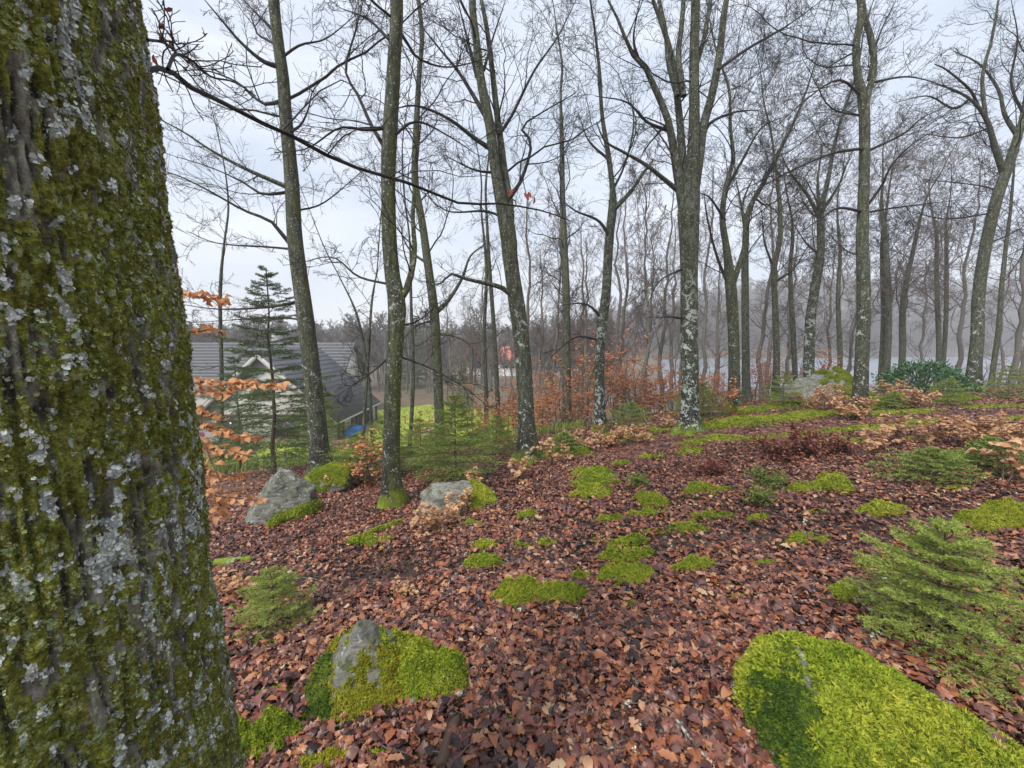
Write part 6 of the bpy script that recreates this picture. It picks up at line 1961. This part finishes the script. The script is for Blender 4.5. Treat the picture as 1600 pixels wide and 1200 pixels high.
# ------------------------------------------------------------------ the house below the slope
M['house_wall'] = simple('pale_render_wall', (0.36, 0.35, 0.31), 0.85, 3, 0.08)
M['house_trim'] = simple('weathered_grey_trim', (0.36, 0.36, 0.33), 0.8, 6, 0.2)
M['house_roof'] = simple('dark_roof_tile', (0.045, 0.044, 0.055), 0.5, 4, 0.35)
M['house_roof_sheen'] = simple('wet_sheen_roof_tile', (0.075, 0.08, 0.09), 0.6, 4, 0.3)  # paler copy of the roof tile, with wet sky sheen put into its colour
M['brown_wood'] = simple('brown_painted_wood', (0.10, 0.045, 0.028), 0.7, 8, 0.25)
M['pane'] = simple('dark_window_pane', (0.02, 0.024, 0.028), 0.08, spec=0.8)
M['blue'] = simple('blue_tarpaulin', (0.02, 0.16, 0.60), 0.5, 5, 0.3)
M['red_roof'] = simple('salmon_red_roof_tile', (0.48, 0.13, 0.085), 0.7, 2, 0.2)
M['white_wall'] = simple('white_house_wall', (0.62, 0.62, 0.60), 0.8)
M['rust'] = simple('rusty_heap', (0.14, 0.06, 0.045), 0.8, 6, 0.4)
M['pink'] = simple('pink_plastic', (0.62, 0.16, 0.34), 0.5)

def slab(mb, a, b, c, d, th):
    """a roof plane a-b (eave) c-d (ridge), with thickness"""
    a, b, c, d = (np.asarray(v, float) for v in (a, b, c, d))
    n = norm(np.cross(b - a, d - a))
    v = np.stack([a, b, c, d, a - n * th, b - n * th, c - n * th, d - n * th])
    mb.add(v, [[0, 1, 2, 3], [7, 6, 5, 4], [0, 4, 5, 1], [1, 5, 6, 2], [2, 6, 7, 3], [3, 7, 4, 0]])

def courses(root, a, b, c, d, n, mat, parent=None):
    """overlapping tile courses from eave (a,b) up to ridge (d,c), each course an own strip with a proud lower lip"""
    a, b, c, d = (np.asarray(v, float) for v in (a, b, c, d))
    nn = norm(np.cross(b - a, d - a))
    if nn[2] < 0: nn = -nn
    for k in range(n):
        t0, t1 = k / n, (k + 1.25) / n
        t1 = min(t1, 1.0)
        mb = MB()
        p0, p1 = a + (d - a) * t0 + nn * 0.10, b + (c - b) * t0 + nn * 0.10
        q0, q1 = a + (d - a) * t1 + nn * 0.025, b + (c - b) * t1 + nn * 0.025
        # each course is scalloped into pan tiles along its length
        m_ = max(2, int(np.linalg.norm(b - a) / 0.30))
        s = np.linspace(0, 1, m_ * 2 + 1)[:, None]
        wv = (0.022 * (np.arange(m_ * 2 + 1) % 2))[:, None] * nn
        lo, hi = p0 + (p1 - p0) * s + wv, q0 + (q1 - q0) * s + wv
        un = lo - nn * 0.08
        V = np.concatenate([lo, hi, un]); N_ = m_ * 2 + 1
        i = np.arange(N_ - 1)
        mb.add(V, np.stack([i, i + 1, i + N_ + 1, i + N_], -1), np.stack([i + 2 * N_, i + 2 * N_ + 1, i + 1, i], -1))
        mb.build('tile_course', [mat], root, smooth_shade=False)

def house():
    bx, by = -16.2, 26.5
    ground_z = min(hz(-12, 26.5), hz(-14, 30), -5.2) - 0.1
    root = empty('house', (bx, by, ground_z), 'pale house with dark tiled roofs and a gable towards the slope, below the wood', 'house')
    O = np.array([bx, by, ground_z])
    eave = -3.38 - ground_z
    apex = 0.72 - ground_z
    hw, dep = 4.45, 8.2
    # gable wing: walls as four own slabs, the front with its gable
    wt = 0.25
    def wall(poly, normal, name='wall', mat='house_wall', th=wt):
        poly = np.asarray(poly, float); n = np.asarray(normal, float)
        k = len(poly)
        mb = MB()
        mb.add(np.concatenate([poly, poly - n * th]))
        f = mb
        idx = np.arange(k)
        f.f.setdefault(k, []).append(np.array([idx]))
        f.f[k].append(np.array([idx[::-1] + k]))
        side = np.stack([idx, idx + k, (idx + 1) % k + k, (idx + 1) % k], -1)
        f.f.setdefault(4, []).append(side)
        return mb.build(name, [M[mat]], root, smooth_shade=False)
    wall([(-hw, 0, -0.5), (hw, 0, -0.5), (hw, 0, eave), (0, 0, apex - 0.12), (-hw, 0, eave)], (0, -1, 0))
    wall([(hw, 0.26, -0.5), (hw, dep, -0.5), (hw, dep, eave - 0.05), (hw, 0.26, eave - 0.05)], (1, 0, 0))
    wall([(-hw, dep, -0.5), (-hw, 0.26, -0.5), (-hw, 0.26, eave - 0.05), (-hw, dep, eave - 0.05)], (-1, 0, 0))
    # roof of the wing
    ov, sl = 0.45, (apex - eave) / hw
    ex, ez = hw + ov, eave - ov * sl
    mat_r = M['house_roof']
    for sg in (1, -1):
        a, b_ = (sg * ex, -0.4, ez), (sg * ex, dep, ez)
        c_, d_ = (0, dep, apex), (0, -0.4, apex)
        mb = MB()
        slab(mb, a, b_, c_, d_, -0.10 * sg)
        rf = mb.build('roof', [mat_r], root, smooth_shade=False)
        courses(rf, a, b_, c_, d_, 15, mat_r)
        mb = MB()           # bargeboard along the gable
        L_ = math.hypot(ex, apex - ez)
        ang = math.atan2(apex - ez, -sg * ex)
        cth, sth = math.cos(ang), math.sin(ang)
        box(mb, (sg * ex / 2, -0.45, (ez + apex) / 2 - 0.14), (L_, 0.06, 0.26), [[cth, 0, -sth], [0, 1, 0], [sth, 0, cth]])
        mb.build('bargeboard', [M['house_trim']], root, smooth_shade=False)
    mb = MB(); t = np.linspace(0, 1, 6)[:, None]
    P = np.array([0, -0.42, apex + 0.05]) + t * np.array([0, dep + 0.4, 0])
    a, f = tubes(P[None], np.full((1, 6), 0.10), 8); mb.add(a, f)
    mb.build('ridge', [mat_r], root)
    mb = MB(); P = np.array([ex + 0.06, -0.35, ez - 0.02]) + t * np.array([0, dep + 0.3, 0])
    a, f = tubes(P[None], np.full((1, 6), 0.07), 8); mb.add(a, f)
    mb.build('gutter', [M['house_trim']], root)
    # main range behind, ridge across
    y0, y1 = dep + 0.02, dep + 7.5
    x0, x1 = -17.0, 1.2
    e2 = eave + 0.9
    ap2 = apex + 0.55
    ym = (y0 + y1) / 2
    wall([(x1, y0, -0.5), (x1, y1, -0.5), (x1, y1, e2), (x1, ym, ap2 - 0.1), (x1, y0, e2)], (1, 0, 0))
    wall([(x0, y0, -0.5), (x1 - 0.26, y0, -0.5), (x1 - 0.26, y0, e2 - 0.05), (x0, y0, e2 - 0.05)], (0, -1, 0))
    for sg, mt in ((1, 'house_roof_sheen'), (-1, 'house_roof')):
        ye = y0 - 0.4 if sg == 1 else y1 + 0.4
        a, b_, c_, d_ = (x0, ye, e2 - 0.3), (x1 + 0.35, ye, e2 - 0.3), (x1 + 0.35, ym, ap2), (x0, ym, ap2)
        mb = MB(); slab(mb, a, b_, c_, d_, 0.10 * sg)
        rf = mb.build('roof', [M[mt]], root, smooth_shade=False)
        if sg == 1: courses(rf, a, b_, c_, d_, 15, M[mt])
    mb = MB(); box(mb, (-6.0, ym + 0.5, ap2 + 0.35), (0.7, 0.7, 1.3)); box(mb, (-6.0, ym + 0.5, ap2 + 1.04), (0.85, 0.85, 0.1))
    mb.build('chimney', [M['house_trim']], root, smooth_shade=False)
    # openings: windows in the gable, brown doors and posts along the side
    def opening(name, c, w, h, axis, mat='brown_wood', pane=True):
        mb = MB()
        t_ = 0.09
        for (dx, dz, ww, hh) in ((-w / 2, 0, t_, h + t_), (w / 2, 0, t_, h + t_), (0, h / 2, w - t_, t_), (0, -h / 2, w - t_, t_), (0, 0, 0.05, h - t_)):
            if axis == 'x': box(mb, (c[0], c[1] + dx, c[2] + dz), (0.12, ww, hh))
            else: box(mb, (c[0] + dx, c[1], c[2] + dz), (ww, 0.12, hh))
        fr = mb.build(name, [M[mat]], root, smooth_shade=False)
        mb = MB()
        if axis == 'x': box(mb, (c[0] + 0.012, c[1], c[2]), (0.03, w - t_, h - t_))
        else: box(mb, (c[0], c[1] - 0.012, c[2]), (w - t_, 0.03, h - t_))
        mb.build('pane' if pane else 'door_leaf', [M['pane'] if pane else M[mat]], fr, smooth_shade=False)
    zc = eave - 1.1
    for yy in (1.1, 3.6, 6.2):
        opening('window', (hw + 0.03, yy, zc), 0.95, 1.25, 'x')
    opening('door', (hw + 0.03, 4.9, eave - 1.35), 0.9, 2.0, 'x', pane=False)
    for xx in (-2.4, 1.4):
        opening('window', (xx, -0.03, zc + 0.2), 1.5, 1.2, 'y')
    opening('window', (-0.1, -0.03, eave + 1.6), 1.1, 1.0, 'y')
    mb = MB(); box(mb, (0, -0.05, eave + 0.02), (2 * hw - 0.3, 0.05, 0.14)); mb.build('fascia', [M['brown_wood']], root, smooth_shade=False)
    for yy in (0.4, 2.4, 4.3, 7.6):
        mb = MB(); box(mb, (ex - 0.15, yy, (ez - 0.3) / 2), (0.14, 0.14, ez + 0.25)); mb.build('porch_post', [M['brown_wood']], root, smooth_shade=False)
    return root, ground_z
hroot, hgz = house()

# things along the house wall: a blue tarpaulin over a heap, a rusty heap
def heap(p, dims, mat, label, name, cat, seed):
    P, F, top = rock_points(rand_planes(seed, 10), dims, seed, (32, 20), rough=0.2)
    o = link(name, mesh_from(name, P + np.array([0, 0, dims[2] * 0.5]), [F], True, [M[mat]]), None, p)
    return tag(o, label, cat)
def on_ground(px, py, Yd):
    p = at(px, py, Yd)
    return (p[0], p[1], hz(p[0], p[1]))
heap(tuple(at(546, 684, 28.5)), (0.75, 0.6, 0.55), 'blue', 'bright blue tarpaulin bundled over a heap by the house wall', 'tarpaulin', 'tarpaulin', 3)
heap(tuple(at(564, 676, 31)), (0.5, 0.5, 0.4), 'blue', 'small dark blue sheet behind the larger blue tarpaulin', 'tarpaulin', 'tarpaulin', 8)
heap(tuple(at(538, 703, 25)), (0.8, 0.6, 0.45), 'rust', 'rusty brown heap lying in front of the blue tarpaulin', 'scrap_heap', 'heap', 5)
heap(tuple(at(307, 684, 24)), (0.4, 0.3, 0.35), 'pink', 'pink plastic thing showing between the copper leaves near the big trunk', 'plastic_tub', 'tub', 6)
def bench():
    p = at(676, 668, 27); g = (p[0], p[1], hz(p[0], p[1]))
    root = empty('garden_bench', g, 'pale garden bench standing alone on the lawn', 'bench')
    for nm, c, s in (('seat', (0, 0, 0.42), (1.5, 0.42, 0.05)), ('backrest', (0, 0.2, 0.70), (1.5, 0.05, 0.38))):
        mb = MB(); box(mb, c, s); mb.build(nm, [M['white_wall']], root, smooth_shade=False)
    for sx in (-0.65, 0.65):
        for sy in (-0.15, 0.17):
            mb = MB(); box(mb, (sx, sy, 0.196), (0.07, 0.07, 0.39)); mb.build('leg', [M['white_wall']], root, smooth_shade=False)
bench()

# the red roofed houses across the valley
def far_house(px, Yd, w, d, h, rh, label, yaw):
    x = (px - 800) / FPX * Yd
    gz = hz(x, Yd)
    root = empty('house', (x, Yd, gz), label, 'house'); root.rotation_euler = (0, 0, yaw)
    top = at(px, 556, Yd)[2] - gz
    h = top - 0.4
    mb = MB()
    mb.add([(-w, -d, -1), (w, -d, -1), (w, -d, h), (-w, -d, h), (-w, d, -1), (w, d, -1), (w, d, h), (-w, d, h), (-w, 0, h + rh - .1), (w, 0, h + rh - .1)],
           [[0, 1, 2, 3], [5, 4, 7, 6]], [[1, 5, 6, 9, 2]], [[4, 0, 3, 8, 7]])
    mb.build('wall', [M['white_wall']], root, smooth_shade=False)
    for sg in (1, -1):
        mb = MB(); slab(mb, (-w - .4, -sg * (d + .4), h - .25), (w + .4, -sg * (d + .4), h - .25), (w + .4, 0, h + rh), (-w - .4, 0, h + rh), 0.12 * sg)
        mb.build('roof', [M['red_roof']], root, smooth_shade=False)
    for sx in (-0.5, 0.0, 0.5):
        mb = MB(); box(mb, (sx * w, -d - 0.03, h - 1.2), (1.0, 0.06, 1.2)); mb.build('window', [M['pane']], root, smooth_shade=False)
far_house(744, 78, 2.4, 3.0, 5, 2.0, 'far white house with a salmon red roof, first of the row seen through the saplings', 0.2)
far_house(772, 84, 2.2, 3.0, 5, 2.0, 'far white house with a salmon red roof, middle of the row seen through the saplings', -0.25)
far_house(797, 80, 2.4, 3.0, 5, 2.2, 'far white house with a salmon red roof, beside the speckled beech in the row', 0.1)

# ------------------------------------------------------------------ the far wood: one mass over the hills across the lake and behind the lawn
rng = np.random.default_rng(4242)
fx, fy, fk, fs = [], [], [], []
while len(fx) < 6500:
    Yd = 45 + 300 * rng.random() ** 1.2
    q = rng.uniform(-1.5, 1.7) if rng.random() < 0.6 else rng.uniform(0.2, 1.5)
    x = q * Yd
    if q > 0.24 and Yd < 122 + 0.15 * x: continue        # keep off the lake
    if -34 < x < 3 and Yd < 52: continue
    if q < 0.26 and 68 < Yd < 100 and -0.20 < q < 0.05: continue      # the row of houses
    if q < 0.2 and Yd < 110 and rng.random() < 0.35: continue
    fx.append(x); fy.append(Yd); fk.append(rng.integers(0, 3)); fs.append(rng.uniform(0.55, 0.95) * (0.8 if q < 0.3 else 1.0))
fx, fy = np.array(fx), np.array(fy)
pm = bpy.data.meshes.new('far_wood')
pm.vertices.add(len(fx))
pm.vertices.foreach_set('co', np.stack([fx, fy, height(fx, fy)], -1).astype(np.float32).ravel())
a_ = pm.attributes.new('turn', 'FLOAT_VECTOR', 'POINT'); a_.data.foreach_set('vector', np.stack([fx * 0, fx * 0, rng.uniform(0, 6.28, len(fx))], -1).astype(np.float32).ravel())
a_ = pm.attributes.new('size', 'FLOAT', 'POINT'); a_.data.foreach_set('value', np.array(fs, np.float32))
a_ = pm.attributes.new('kind', 'INT', 'POINT'); a_.data.foreach_set('value', np.array(fk, np.int32))
fw = link('far_wood', pm)
fw.modifiers.new('trees', 'NODES').node_group = points_group('far_wood', [(src_obj(t), src_obj(c)) for t, c in WOOD_FAR])
tag(fw, 'mass of leafless brown grey trees on the hills across the lake and behind the lawn', 'wood', kind='stuff')
# ------------------------------------------------------------------ thin winter mist
mb = MB()
hx0, hx1, hy0, hy1, hz0, hz1 = -960.0, 1180.0, -75.0, 1290.0, -8.0, 64.0
box(mb, ((hx0 + hx1) / 2, (hy0 + hy1) / 2, (hz0 + hz1) / 2), (hx1 - hx0, hy1 - hy0, hz1 - hz0))
m = bpy.data.materials.new('mist')
m.use_nodes = True
nt = m.node_tree
nt.nodes.clear()
out = nt.nodes.new('ShaderNodeOutputMaterial')
vp = nt.nodes.new('ShaderNodeVolumePrincipled')
vp.inputs['Color'].default_value = (0.93, 0.95, 0.98, 1)
vp.inputs['Density'].default_value = 0.0017
nt.links.new(vp.outputs[0], out.inputs['Volume'])
o = mb.build('haze', [m], None, smooth_shade=False)
tag(o, 'thin pale winter mist hanging over the lake and wood', 'mist', kind='stuff')
